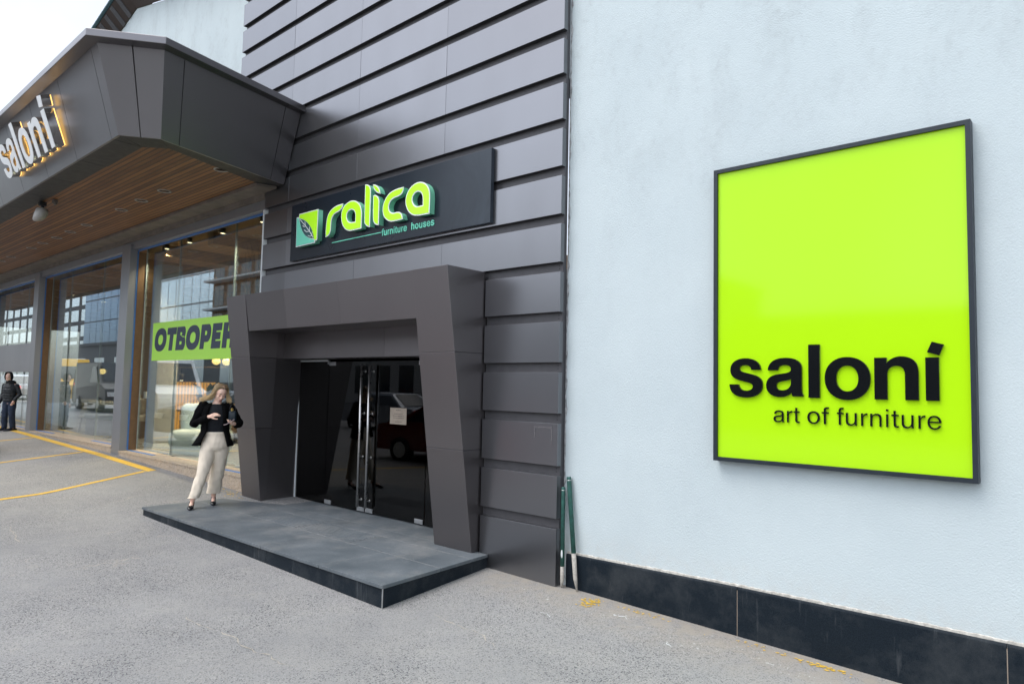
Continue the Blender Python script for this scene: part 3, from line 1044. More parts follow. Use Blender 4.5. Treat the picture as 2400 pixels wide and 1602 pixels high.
# ---------------------------------------------------------------- storefront
t = thing('storefront', 'showroom front of grey metal beam and posts with tall glass panes on a granite sill', 'shopfront')
PX = [(-11.97, -11.52), (-18.42, -18.0), (-24.9, -24.45), (-31.4, -30.95)]
m = MB()
for a, b_ in ((-6.0, -11.5), (-11.502, -18.2), (-18.202, -24.6), (-24.602, -31)):
    m.box(b_, a - .002, 0.06, .165, 4.705, 4.97)
m.obj('header_beam', 'frame_grey', t, bevel=.004)
for a, b_ in PX:
    m = MB().box(a, b_, .003, .175, .1, 4.80)
    m.obj('post', 'frame_grey', t, bevel=.004)
YG = .34
def sillz(x):
    return interp(x, [-31, -18, -12.02, -11.5, -6], [.56, .505, .515, .455, .445])
openings = [(-11.52, -5.93), (-18.0, -11.97), (-24.45, -18.42), (-30.95, -24.9)]
for (a, b_) in openings:
    m = MB()
    nseg = 4
    for k in range(nseg):
        xa, xb = a + (b_ - a) * k / nseg + .002, a + (b_ - a) * (k + 1) / nseg - .002
        za, zb = sillz(xa + .03) if k == 0 else sillz(xa), sillz(xb - .03) if k == nseg - 1 else sillz(xb)
        m.hexa([(xa, .002, -.1), (xb, .002, -.1), (xb, .30, -.1), (xa, .30, -.1)], [(xa, .002, za - .03), (xb, .002, zb - .03), (xb, .30, zb - .03), (xa, .30, za - .03)])
        m.hexa([(xa, -.012, za - .0295), (xb, -.012, zb - .0295), (xb, .36, zb - .0295), (xa, .36, za - .0295)], [(xa, -.012, za), (xb, -.012, zb), (xb, .36, zb + .01), (xa, .36, za + .01)])
    m.obj('sill', 'sill', t, bevel=.003)
SIL = plain('silicone', (.30, .36, .36), .4)
seams = [[-9.82, -7.55], [-16.4, -14.05], [-22.4, -20.3], [-28.8, -26.6]]
for (a, b_), sm in zip(openings, seams):
    wn = MB()
    wn.box(a + .001, a + .022, .178, YG - .01, .46, 4.66)
    wn.obj('reveal_lining', 'brown', t)
    fr = MB()
    tape = lambda q: q.obj('protective_tape', 'blue', t)
    fr.box(a + .0005, a + .012, .150, .1775, .47, 4.672)
    tape(fr); fr = MB()
    fr.box(a + .013, b_ - .002, .160, .178, 4.668, 4.7045)
    tape(fr)
    for q0, q1 in ((0, .24), (.72, 1)):
        fr = MB()
        xa, xb = a + .03 + (b_ - a - .06) * q0, a + .03 + (b_ - a - .06) * q1
        fr.hexa([(xa, .15, sillz(xa) + .0045), (xb, .15, sillz(xb) + .0045), (xb, .21, sillz(xb) + .0055), (xa, .21, sillz(xa) + .0055)], [(xa, .15, sillz(xa) + .012), (xb, .15, sillz(xb) + .012), (xb, .21, sillz(xb) + .013), (xa, .21, sillz(xa) + .013)])
        tape(fr)
    ed = [a + .023] + sm + [b_ + (.0 if b_ < -6 else -.03)]
    for x0, x1 in zip(ed, ed[1:]):
        z1 = 4.9 if not (a < -18.3 and a > -25) else 4.9
        w_ = MB().box(x0 + .003, x1 - .003, YG - .006, YG + .006, .48, 4.82).obj('window_pane', 'glass', t)
    for x in sm:
        MB().box(x - .0028, x + .0028, YG - .0065, YG + .03, .48, 4.8).obj('glass_joint', SIL, t)
    MB().box(ed[0], ed[0] + .02, YG - .012, YG + .012, .48, 4.75).obj('glass_joint', SIL, t)
m = MB().box(-24.44, -18.43, .20, .24, 2.20, 2.92)
m.box(-24.44, -18.43, .205, .235, 2.10, 2.199)
m.obj('infill_panel', 'frame_grey', t)
MB().box(-5.985, -5.952, -.004, .33, 3.0, 4.67).obj('edge_trim', 'white_edge', t)
at(t, (-15, .1, .2))

# ---------------------------------------------------------------- canopy
t = thing('entrance_canopy', 'deep grey metal canopy with chamfered corner and timber underside over the shopfront', 'canopy')
ZB, ZF, ZT = 4.975, 5.983, 6.074
XL = -34
cap = [(XL, -2.88), (-4.86, -2.945), (-4.335, -2.24), (-4.86, -.002), (XL, -.002)]
top = [(XL, -2.79), (-4.955, -2.79), (-4.505, -2.185), (-4.985, -.012)]
bot = [(XL, -2.375), (-5.10, -2.45), (-4.82, -2.05), (-5.375, -.012)]
MB().prism(cap, ZF, ZT, 'z').obj('roof_cap', 'canopy', t, bevel=.006)
def panel(b0, b1, t0, t1, f0, f1, th=.03, g_=.005):
    L = lambda p, q, f: Vector((p[0] + (q[0] - p[0]) * f, p[1] + (q[1] - p[1]) * f))
    d = Vector(b1) - Vector(b0)
    e = g_ / d.length
    A, Bq = L(b0, b1, f0 + (e if f0 > 0 else 0)), L(b0, b1, f1 - (e if f1 < 1 else 0))
    C_, Dq = L(t0, t1, f0 + (e if f0 > 0 else 0)), L(t0, t1, f1 - (e if f1 < 1 else 0))
    n = Vector((-d.y, d.x)).normalized() * th        # inward
    mb, K = MB(), 10
    vs = []
    for off in (Vector((0, 0)), n):
        for j in range(K + 1):
            for i in range(K + 1):
                p = A.lerp(Bq, i / K).lerp(C_.lerp(Dq, i / K), j / K) + off
                vs.append((p.x, p.y, ZB + (ZF - .001 - ZB) * j / K))
    W_ = K + 1
    q = lambda i, j, o: o * W_ * W_ + j * W_ + i
    fs = [(q(i, j, 0), q(i + 1, j, 0), q(i + 1, j + 1, 0), q(i, j + 1, 0)) for j in range(K) for i in range(K)]
    fs += [tuple(W_ * W_ + v for v in f[::-1]) for f in fs]
    for i in range(K):
        fs += [(q(i, 0, 1), q(i + 1, 0, 1), q(i + 1, 0, 0), q(i, 0, 0)), (q(i, K, 0), q(i + 1, K, 0), q(i + 1, K, 1), q(i, K, 1)),
               (q(0, i, 0), q(0, i + 1, 0), q(0, i + 1, 1), q(0, i, 1)), (q(K, i, 1), q(K, i + 1, 1), q(K, i + 1, 0), q(K, i, 0))]
    return mb.add(vs, fs)
L0 = -XL - 5.1
fx = [-5.33, -6.65, -7.97, -9.29, -10.61, -11.93, -13.25, -14.57, -15.89, -17.21, -18.53, -21.2, -23.8, -26.4, -29, -31.6]
fr = [0] + sorted((x - XL) / (bot[1][0] - XL) for x in fx) + [1]
for a, b_ in zip(fr, fr[1:]):
    panel(bot[0], bot[1], top[0], top[1], a, b_).obj('fascia_panel', 'canopy', t)
for a, b_ in ((0, .52), (.52, 1)):
    panel(bot[1], bot[2], top[1], top[2], a, b_).obj('fascia_panel', 'canopy', t)
for a, b_ in ((0, .125), (.125, .87), (.87, 1)):
    panel(bot[2], bot[3], top[2], top[3], a, b_).obj('fascia_panel', 'canopy', t)
# dark sheet behind the open joints
ins = lambda P, k: [(P[0][0], P[0][1] + k), (P[1][0] - .3 * k, P[1][1] + k), (P[2][0] - k, P[2][1] + .2 * k), (P[3][0] - k, P[3][1])]
bi, ti = ins(bot, .036), ins(top, .036)
m = MB()
for i in range(3):
    m.add([(*bi[i], ZB + .004), (*bi[i + 1], ZB + .004), (*ti[i + 1], ZF - .002), (*ti[i], ZF - .002)], [(0, 1, 2, 3)])
m.obj('joint_backing', 'black', t)
# underside: metal border, timber, trim against the wall
ib = [(XL, -2.062), (-5.35, -2.075), (-5.12, -1.83), (-5.66, -.31)]
m = MB()
dk = [i for i in fr if i > .6]
outb = [bot[0], bot[1], bot[2], bot[3]]
m2 = [((XL, bot[0][1]), (XL, ib[0][1]))]
cuts_o = [XL] + sorted(fx) + [bot[1][0]]
for a, b_ in zip(cuts_o, cuts_o[1:]):
    yo = lambda x: bot[0][1] + (bot[1][1] - bot[0][1]) * (x - XL) / (bot[1][0] - XL)
    xb_i = min(b_, ib[1][0]) if b_ != bot[1][0] else ib[1][0]
    m.prism([(a + .004, yo(a) + .03), (b_ - (.004 if b_ != bot[1][0] else 0), yo(b_) + .03), (xb_i - .004, ib[1][1]), (a + .004, ib[0][1])], ZB + .002, ZB + .03, 'z')
m.prism([(bot[1][0], bot[1][1] + .034), (bot[2][0] - .03, bot[2][1] + .01), ib[2], ib[1]], ZB + .002, ZB + .03, 'z')
m.prism([(bot[2][0] - .034, bot[2][1] + .02), (bot[3][0] - .034, -.02), (ib[3][0] + .1, -.02), ib[3], ib[2]], ZB + .002, ZB + .03, 'z')
m.obj('soffit_border', plain('dark_soffit_metal', (.028, .028, .028), .5, .2), t)
MB().prism([(XL, ib[0][1]), ib[1], ib[2], ib[3], (XL, -.31)], ZB + .012, ZB + .04, 'z').obj('timber_soffit', 'soffit', t)
MB().prism([(XL, -.308), (ib[3][0], -.308), (-5.57, -.02), (-5.95, -.003), (XL, -.003)], ZB - .035, ZB + .035, 'z').obj('wall_trim', 'trim', t)
MB().box(XL, -5.96, -.002, .055, 4.86, 5.0).obj('trim_face', 'trim', t)
at(t, (-12, -1.2, ZB))

# recessed lights in the timber underside
fix = None
spots = [(-5.478, -.95), (-7.331, -1.0), (-8.273, -1.0), (-9.262, -.97), (-11.188, -.94), (-12.202, -.937), (-13.148, -.925), (-14.112, -.936), (-15.044, -.925), (-16.93, -.90), (-17.92, -.90), (-19.3, -.9)]
for i, (x, y) in enumerate(spots):
    if fix is None:
        fix = thing('recessed_light', 'unlit round recessed light in the timber underside, nearest the cladding', 'ceiling light', group='recessed lights under the canopy')
        m = MB()
        R = [[(r * cos(2 * pi * k / 24), r * sin(2 * pi * k / 24), z) for k in range(24)] for r, z in ((.105, .006), (.105, -.008), (.085, -.010), (.075, .002))]
        m.rings(R, cap=False)
        m.obj('trim_ring', plain('light_ring', (.36, .35, .33), .4, .3), fix, True)
        MB().tube([(0, 0, .000), (0, 0, .004)], .078, 20).obj('lens', 'downlight_lens', fix)
        o = fix
    else:
        o = copy_tree(fix)
    o.location = (x, y, ZB + .012)
    order = ('first', 'second', 'third', 'fourth', 'fifth', 'sixth', 'seventh', 'eighth', 'ninth', 'tenth', 'eleventh', 'twelfth')[i]
    if i:
        o['label'] = 'unlit round recessed light in the timber underside, %s along the row counted from the cladding' % order

t = thing('floodlight', 'pale bullet-shaped floodlight hanging under the canopy front edge', 'floodlight', (-9.8, -2.05, ZB))
m = MB()
m.box(-.05, .05, -.05, .05, -.06, .0); m.tube([(0, 0, -.05), (0, 0, -.12)], .025)
m.obj('bracket', 'black', t)
m = MB()
m.rings([[(rx * cos(2 * pi * k / 20), ry * sin(2 * pi * k / 20) - sh, z) for k in range(20)] for rx, ry, z, sh in ((.06, .06, -.10, 0), (.105, .09, -.12, 0), (.12, .10, -.18, .01), (.115, .095, -.26, .03), (.08, .07, -.32, .06), (.03, .03, -.345, .08))])
m.obj('housing', plain('floodlight_shell', (.34, .33, .31), .4), t, True)
t = thing('motion_sensor', 'small dark sensor beside the floodlight under the canopy', 'sensor', (-9.45, -1.96, ZB))
m = MB().box(-.06, .06, -.03, .03, -.05, .005); m.ell((.03, 0, -.06), (.03, .03, .03))
m.obj('sensor_body', plain('sensor_grey', (.12, .11, .10), .5), t)

# ---------------------------------------------------------------- halo-lit letters on the canopy
t = thing('halo_lit_sign', 'row of metal letters with warm light glowing behind them, on the canopy front', 'sign')
def on_fascia(v):
    x, d, s_ = v
    y = -2.395 - .412 * (s_ - 4.975) / 1.008
    return Vector((x + .16 * (s_ - 5.23), y + d * .923, s_ + d * .386))
hx = {'s': (-9.40, -8.99), 'a': (-8.94, -8.57), 'l': (-8.49, -8.35), 'o': (-8.28, -7.79), 'n': (-7.69, -7.21), 'i': (-7.03, -6.88)}
for ch, (a, b_) in hx.items():
    zt = 5.83 if ch == 'l' else 5.69
    lp = fit(GL[ch], a, b_, 5.23 - (.012 if ch in 'so' else 0), zt)
    if ch == 'i':
        lp.append([(-7.03, 5.735), (-6.88, 5.715), (-6.85, 5.845), (-7.0, 5.865)])
    L = solid('letter', lp, -.17, -.055, 'steel_side', t, xf=on_fascia)
    solid('letter_face', lp, -.176, -.1705, 'steel_white', L, xf=on_fascia)
    solid('led_strip', lp, -.054, -.040, 'halo', L, offset=-.004, xf=on_fascia)
at(t, (-8.1, -2.5, 5.2))

# ---------------------------------------------------------------- navy sign board with raised logo
t = thing('logo_sign_board', 'wide navy sign board with raised lime letters and a leaf emblem, above the entrance', 'sign')
MB().box(-5.045, -.945, -.052, -.001, 3.735, 4.577).obj('board', 'board', t, bevel=.004)
R_ = {
'r':[[(-3.884,3.928),(-3.889,4.0),(-3.886,4.078),(-3.869,4.194),(-3.811,4.274),(-3.699,4.315),(-3.612,4.325),(-3.515,4.326),(-3.523,4.289),(-3.549,4.261),(-3.606,4.241),(-3.689,4.228),(-3.75,4.193),(-3.775,4.134),(-3.776,4.05),(-3.785,3.986),(-3.822,3.942)]],
'a':[[(-3.09,3.940),(-3.311,3.938),(-3.385,3.951),(-3.457,3.99),(-3.513,4.058),(-3.54,4.145),(-3.53,4.233),(-3.47,4.303),(-3.356,4.335),(-3.283,4.332),(-3.21,4.311),(-3.141,4.262),(-3.101,4.197),(-3.089,4.127)],[(-3.218,4.041),(-3.317,4.043),(-3.382,4.067),(-3.419,4.121),(-3.418,4.177),(-3.38,4.216),(-3.318,4.225),(-3.261,4.207),(-3.226,4.167),(-3.217,4.122)]],
'l':[[(-3.028,4.495),(-2.988,4.491),(-2.947,4.468),(-2.92,4.432),(-2.913,4.388),(-2.911,3.933),(-2.967,3.95),(-3.009,3.985),(-3.022,4.019)]],
'i':[[(-2.851,4.322),(-2.812,4.326),(-2.768,4.302),(-2.739,4.26),(-2.731,4.218),(-2.731,3.932),(-2.781,3.945),(-2.824,3.976),(-2.844,4.029)]],
'dot':[[(-2.863,4.465),(-2.82,4.458),(-2.763,4.42),(-2.726,4.37),(-2.718,4.332),(-2.775,4.351),(-2.832,4.396),(-2.857,4.436)]],
'c':[[(-2.262,4.327),(-2.4,4.328),(-2.527,4.303),(-2.609,4.24),(-2.65,4.156),(-2.65,4.078),(-2.608,4.001),(-2.527,3.953),(-2.453,3.936),(-2.264,3.938),(-2.273,3.989),(-2.309,4.024),(-2.367,4.039),(-2.44,4.033),(-2.501,4.055),(-2.539,4.103),(-2.536,4.162),(-2.495,4.212),(-2.431,4.231),(-2.341,4.236),(-2.288,4.256),(-2.267,4.291)]],
'a2':[[(-1.781,3.934),(-2.012,3.94),(-2.113,3.977),(-2.187,4.054),(-2.216,4.145),(-2.198,4.225),(-2.132,4.302),(-2.034,4.337),(-1.936,4.335),(-1.851,4.297),(-1.793,4.226),(-1.775,4.15)],[(-1.89,4.046),(-1.999,4.043),(-2.059,4.073),(-2.096,4.135),(-2.087,4.19),(-2.042,4.229),(-1.979,4.234),(-1.927,4.207),(-1.897,4.163)]],
}
KD = (5.498 - .130) / (5.498 - .200)
re_ = lambda l: [(4.256 + (x - 4.256) * KD, 1.93 + (z - 1.93) * KD) for x, z in l]
R_ = {k: [re_(l) for l in v] for k, v in R_.items()}
SH = {'r': ((0, 7),), 'a': ((0, 13), (0, 9)), 'l': ((0, 5), ), 'i': ((0, 5),), 'dot': ((0, 4),), 'c': ((0, 9),), 'a2': ((0,), (0,))}
YB, YF = -.053, -.130
for k_, loops in R_.items():
    lp = [smooth_loop(l, 2, SH[k_][j]) for j, l in enumerate(loops)]
    L = solid('letter', lp, YF, YB, 'teal', t)
    solid('letter_rim', lp, YF - .006, YF - .0005, 'white_edge', L, offset=.005)
    solid('letter_face', lp, YF - .010, YF - .0065, 'face_lime', L, offset=-.010)
em = solid('emblem', [re_([(-4.578, 4.347), (-4.101, 4.345), (-4.101, 3.914), (-4.556, 3.912)])], YF, YB - .0, 'teal', t)
solid('emblem_base', [re_([(-4.642, 4.304), (-4.20, 4.304), (-4.151, 4.10), (-4.151, 3.885), (-4.632, 3.880)])], YF + .006, YB - .001, 'teal', em)
solid('emblem_rim', [re_([(-4.642, 4.304), (-4.578, 4.304), (-4.578, 4.347), (-4.101, 4.345), (-4.101, 3.914), (-4.151, 3.914), (-4.151, 3.885), (-4.632, 3.880)])], YF - .005, YF - .0005, 'white_edge', em, offset=.004)
ua = [(-4.578, 4.290), (-4.41, 4.239), (-4.262, 4.127), (-4.193, 4.021), (-4.169, 3.942)]
la = [(-4.169, 3.942), (-4.298, 3.959), (-4.441, 4.035), (-4.528, 4.155), (-4.578, 4.290)]
solid('emblem_square', [re_(smooth_loop([(-4.566, 4.336), (-4.112, 4.334), (-4.112, 3.926), (-4.160, 3.926)] + ua[::-1][0:4] + [(-4.566, 4.292)], 1, (0, 1, 2, 3, 8)))], YF - .010, YF - .0055, 'face_lime', em)
solid('emblem_square', [re_(smooth_loop([(-4.632, 4.294), (-4.590, 4.288)] + la[::-1][1:4] + [(-4.175, 3.930), (-4.161, 3.894), (-4.622, 3.890)], 1, (0, 1, 5, 6, 7)))], YF - .010, YF - .0055, 'teal_face', em)
solid('emblem_leaf', [re_(smooth_loop(ua[:-1] + la[:-1], 2, (0, 4)))], YF - .010, YF - .0055, 'leaf_dark', em, offset=-.006)
m = MB()
for pl in ([(-4.547, 4.267), (-4.391, 4.149), (-4.276, 4.052), (-4.186, 3.958)], [(-4.398, 4.15), (-4.413, 4.213)], [(-4.465, 4.166), (-4.43, 4.142), (-4.398, 4.15)], [(-4.288, 4.057), (-4.286, 4.124)], [(-4.424, 4.097), (-4.36, 4.062), (-4.288, 4.061)], [(-4.224, 3.992), (-4.214, 4.044)], [(-4.32, 4.005), (-4.27, 3.985), (-4.219, 3.991)]):
    m.tube([(x, YF - .0105, z) for x, z in re_(pl)], .0055, 6)
m.obj('leaf_veins', 'white_edge', em)
text_solid('tagline', 'furniture  houses', -2.847, -1.855, 3.832, 3.921, -.060, -.0525, 'teal_face', t, gap=30, fat=.0012)
MB().box(-3.955, -2.86, -.060, -.0525, 3.876, 3.887).obj('rule_line', 'teal_face', t)
at(t, (-3, -.05, 3.74))

# ---------------------------------------------------------------- big lime sign on the plaster wall
t = thing('lime_sign', 'large square-cornered lime sign in a dark frame with black lettering, on the plaster wall', 'sign')
a, b_, c_, d_ = 1.628, 3.493, 1.362, 3.832
fy0, fy1 = .028, WY - .002
m = MB()
q = .032
m.hexa([(a, fy0, c_), (b_, fy0, c_), (b_, fy1, c_), (a, fy1, c_)], [(a + q, fy0, c_ + q), (b_ - q, fy0, c_ + q), (b_ - q, fy1, c_ + q), (a + q, fy1, c_ + q)])
m.hexa([(a + q, fy0, d_ - q), (b_ - q, fy0, d_ - q), (b_ - q, fy1, d_ - q), (a + q, fy1, d_ - q)], [(a, fy0, d_), (b_, fy0, d_), (b_, fy1, d_), (a, fy1, d_)])
m.hexa([(a, fy0, c_), (a + q, fy0, c_ + q), (a + q, fy1, c_ + q), (a, fy1, c_)], [(a, fy0, d_), (a + q, fy0, d_ - q), (a + q, fy1, d_ - q), (a, fy1, d_)])
m.hexa([(b_ - q, fy0, c_ + q), (b_, fy0, c_), (b_, fy1, c_), (b_ - q, fy1, c_ + q)], [(b_ - q, fy0, d_ - q), (b_, fy0, d_), (b_, fy1, d_), (b_ - q, fy1, d_ - q)])
m.obj('frame', 'sign_frame', t)
MB().box(a + q - .004, b_ - q + .004, .052, .075, c_ + q - .004, d_ - q + .004).obj('panel', 'lime', t)
sx_ = {'s': (1.769, 2.047), 'a': (2.077, 2.366), 'l': (2.406, 2.489), 'o': (2.526, 2.845), 'n': (2.871, 3.154), 'i': (3.197, 3.279)}
for ch, (x0, x1) in sx_.items():
    zb = 1.903 - (.010 if ch in 'so' else 0)
    lp = fit(GL[ch], x0, x1, zb, 2.312 if ch == 'l' else (2.203 if ch in 'i' else 2.213))
    if ch == 'i':
        lp.append([(3.208, 2.240), (3.282, 2.216), (3.310, 2.290), (3.238, 2.312)])
    solid('letter', lp, .030, .0515, 'sign_black', t)
tx = [('art', 2.131, 2.335), ('of', 2.392, 2.551), ('furniture', 2.606, 3.287)]
for wd, x0, x1 in tx:
    text_solid('tagline_word', wd, x0, x1, 1.703, {'art': 1.825, 'of': 1.838, 'furniture': 1.838}[wd], .036, .0515, 'sign_black', t, fat=-.0022)
at(t, (2.56, .05, 1.36))

# ---------------------------------------------------------------- banner inside the right window
t = thing('open_banner', 'lime banner with bold navy Cyrillic lettering stuck on the showroom glass', 'banner')
YN = YG - .0075
MB().box(-10.95, -6.95, YN, YN + .001, 2.337, 3.118).obj('sheet', 'banner', t)
def italic(v):
    return Vector((v[0] + .14 * (v[2] - 2.535), v[1], v[2]))
def rect(x0, x1, z0, z1):
    return [(x0, z0), (x1, z0), (x1, z1), (x0, z1)]
zb, zt, k = 2.545, 2.975, .125
def put(x0, x1, loops):
    w_, h_ = x1 - x0, zt - zb
    return [[(x0 + p[0] * w_, zb + p[1] * h_) for p in l] for l in loops]
def rnd(x0, x1, z0, z1, r=.5):
    return [(x0, z0)] + [(x1 - (z1 - z0) * r * (1 - sin(a)) * .8, (z0 + z1) / 2 - (z1 - z0) / 2 * cos(a)) for a in [pi * i / 16 for i in range(17)]] + [(x0, z1)]
O = [oval(.5, .5, .5, .515, 40, 2.3), oval(.5, .5, .245, .275, 40, 2.2)]
T = [[(.33, 0), (.67, 0), (.67, .74), (1, .74), (1, 1), (0, 1), (0, .74), (.33, .74)]]
V = [[(0, 0)] + rnd(.3, 1.02, 0, .56)[1:-1] + [(.93, .52)] + rnd(.3, .96, .5, 1)[3:-1] + [(0, 1)], rnd(.34, .68, .19, .40), rnd(.34, .63, .61, .81)]
P = [[(0, 0), (.36, 0), (.36, .30)] + rnd(.4, 1, .30, 1)[1:-1] + [(0, 1)], rnd(.36, .66, .53, .78)]
E_ = [[(0, 0), (1, 0), (1, .25), (.38, .25), (.38, .38), (.9, .38), (.9, .62), (.38, .62), (.38, .75), (1, .75), (1, 1), (0, 1)]]
H = [[(0, 0), (.33, 0), (.33, .37), (.67, .37), (.67, 0), (1, 0), (1, 1), (.67, 1), (.67, .63), (.33, .63), (.33, 1), (0, 1)]]
for x0, x1, gl in ((-10.84, -10.30, O), (-10.25, -9.85, T), (-9.80, -9.42, V), (-9.36, -8.81, O), (-8.74, -8.36, P), (-8.28, -7.95, E_), (-7.86, -7.43, H)):
    solid('letter', put(x0, x1, gl), YN - .003, YN - .0005, 'banner_ink', t, offset=.014, xf=italic)
at(t, (-9, YN, 2.34))

# ---------------------------------------------------------------- two green stakes leaning in the corner
def stake(name, label, p0, p1, r, cut, tip, flat=None):
    t = thing(name, label, 'stake', group='green stakes leaning in the wall corner')
    p0, p1 = Vector(p0), Vector(p1)
    c = p0.lerp(p1, cut)
    MB().tube([c, p1 - (p1 - p0).normalized() * .01, p1], [r * 1.02, r, r * .9], 12).obj('painted_pole', 'green_paint', t, True)
    m = MB()
    k0 = p0.lerp(p1, cut * .34)
    e = Vector((1, 0, 0))
    f_ = Vector((0, 1, 0))
    rgs = []
    for p, wx, wy, sh in ((c + (p1 - p0) * .004, r * .98, r * .98, 0), (k0, r * .95, r * .8, 0), (p0, r * .18, r * .25, tip)):
        rgs.append([p + e * (wx * cos(2 * pi * i / 10) + sh) + f_ * wy * sin(2 * pi * i / 10) for i in range(10)])
    m.rings(rgs)
    m.obj('bare_point', 'raw_wood', t, True)
    m = MB().tube([p1 - (p1 - p0) * .035, p1 - (p1 - p0) * .028], r * 1.12, 12)
    m.obj('wire_tie', 'patch', t, True)
    return t, p0, p1
t, p0, p1 = stake('wooden_stake', 'shorter green painted stake with a pale paint patch and bare sharpened point', (.062, .030, -.012), (.040, .055, .965), .020, .22, -.012)
c = p0.lerp(p1, .34)
MB().ell((c.x + .004, c.y - .0165, c.z), (.011, .006, .045), 10).obj('paint_patch', 'white_paint', t, True)
at(t, p0)
t, p0, p1 = stake('wooden_stake', 'taller green painted stake with a long bare sharpened point, against the plaster', (.226, .040, -.016), (.088, .078, 1.068), .023, .335, .012)
at(t, p0)

# ---------------------------------------------------------------- showroom interior
t = thing('showroom', 'warm showroom interior behind the tall shop windows', 'room')
IZ = .45
MB().box(-45, -5.96, YG + .012, 9, IZ - .1, IZ).obj('floor', 'wood_floor', t)
m = MB().box(-45, -5.96, YG + .05, 9, 4.86, 5.2)
for i in range(16):
    x = -7 - i * 2.2
    m.box(x - .12, x + .12, YG + .3, 9, 4.62, 4.859)
m.obj('ceiling', 'oak', t)
m = MB().box(-45, -5.961, 9.001, 9.2, .3, 5.2)
m.box(-6.17, -5.961, YG + .06, 8.999, IZ + .001, 4.859)
m.obj('wall', 'interior_wall', t)
at(t, (-15, 4, IZ))
t = thing('interior_column', 'pale square column just inside the right shop window', 'column', (-12.25, 1.05, IZ + .001))
MB().box(-.22, .28, -.2, .25, .08, 4.1).obj('shaft', 'interior_light', t, bevel=.01)
MB().box(-.24, .30, -.22, .27, 0, .0795).obj('skirting', 'white_edge', t)
t = thing('interior_column', 'pale square column behind the daybed, seen through the far shop window', 'column', (-21.5, 4.8, IZ + .001))
MB().box(-.2, .2, -.2, .2, .08, 4.1).obj('shaft', 'interior_light', t, bevel=.01)
MB().box(-.22, .22, -.22, .22, 0, .0795).obj('skirting', 'white_edge', t)

def pillow(mb, x0, x1, y0, y1, z0, z1, r, n=7):
    """box with generously rounded edges"""
    c = Vector(((x0 + x1) / 2, (y0 + y1) / 2, (z0 + z1) / 2))
    h = Vector(((x1 - x0) / 2, (y1 - y0) / 2, (z1 - z0) / 2))
    R = []
    N = 40
    for i in range(1, 2 * n):
        th = -pi / 2 + pi * i / (2 * n)
        zz = c.z + math.copysign((h.z - r) if abs(i - n) > .5 else 0, th) + r * sin(th)
        rr = r * cos(th)
        ring = []
        for k in range(N):
            a = 2 * pi * (k + .5) / N
            ring.append((c.x + math.copysign(h.x - r, cos(a)) + rr * cos(a), c.y + math.copysign(h.y - r, sin(a)) + rr * sin(a), zz))
        R.append(ring)
    return mb.rings(R)
t = thing('armchair', 'pale curved upholstered armchair just behind the glass beside the woman', 'armchair', (-10.06, 1.06, IZ + .002), rad(52))
m = MB(); pillow(m, -.50, .50, -.45, .45, .0, .16, .05); m.obj('base', 'boucle', t, True)
m = MB(); pillow(m, -.54, .54, -.50, .46, .15, .50, .13); m.obj('seat', 'boucle', t, True)
m = MB(); pillow(m, -.50, .50, .16, .52, .42, 1.02, .14); m.obj('backrest', 'boucle', t, True)
MB().box(-.08, .10, .152, .157, .66, .86).obj('price_tag', plain('tag_card', (.45, .55, .62), .5), t)
t = thing('armchair', 'second pale armchair half hidden between the woman and the portal', 'armchair', (-7.75, 1.5, IZ + .002), rad(-30))
m = MB(); pillow(m, -.5, .5, -.45, .45, .0, .38, .09); m.obj('seat', 'boucle', t, True)
m = MB(); pillow(m, -.5, .5, .2, .5, .30, .78, .1); m.obj('backrest', 'tan_leather', t, True)
t = thing('daybed', 'grey daybed with a round bolster and dark base in the far shop window', 'daybed', (-15.7, 1.5, IZ + .002), rad(8))
m = MB(); pillow(m, -1.0, 1.0, -.45, .55, .0, .42, .03); m.obj('base', 'black', t, True)
m = MB(); pillow(m, -1.05, 1.05, -.5, .6, .42, .58, .06); m.obj('mattress', 'grey_fabric', t, True)
MB().tube([(-1.0, -.28, .74), (-.98, -.28, .74), (.96, -.28, .74), (.98, -.28, .74)], [.10, .17, .17, .10], 20).obj('bolster', 'grey_fabric', t, True)
m = MB(); pillow(m, -.15, .55, .1, .35, .58, 1.0, .1); m.obj('cushion', 'grey_fabric', t, True)
t = thing('dining_chair', 'grey shell chair on thin dark legs left of the daybed', 'chair', (-18.0 + .9, 1.15, IZ + .002), rad(70))
m = MB(); pillow(m, -.24, .24, -.24, .24, .42, .49, .03); m.obj('seat', 'grey_fabric', t, True)
m = MB(); pillow(m, -.24, .24, .17, .25, .46, .92, .035); m.obj('backrest', 'grey_fabric', t, True)
for a_ in (-1, 1):
    for b_ in (-1, 1):
        MB().tube([(a_ * .17, b_ * .17, .43), (a_ * .24, b_ * .24, 0)], [.014, .009], 8).obj('leg', 'black', t, True)
t = thing('yellow_armchair', 'mustard yellow armchair deep in the far shop window', 'armchair', (-20.4, 3.0, IZ + .002), rad(20))
yl = plain('mustard_fabric', (.62, .38, .03), .8)
m = MB(); pillow(m, -.5, .5, -.45, .45, .1, .5, .1); m.obj('seat', yl, t, True)
m = MB(); pillow(m, -.5, .5, .25, .5, .4, 1.05, .1); m.obj('backrest', yl, t, True)
t = thing('wooden_table', 'oak table with a dark lamp on it, before the glowing slatted panel', 'table', (-13.4, 2.9, IZ + .002), rad(15))
MB().box(-.9, .9, -.45, .45, .70, .75).obj('table_top', 'oak', t, bevel=.005)
for a_ in (-.8, .8):
    for b_ in (-.36, .36):
        MB().box(a_ - .035, a_ + .035, b_ - .035, b_ + .035, 0, .6995).obj('leg', 'oak', t)
t = thing('lounge_chair', 'brown leather lounge chair behind the pale armchair', 'armchair', (-12.2, 2.35, IZ + .002), rad(40))
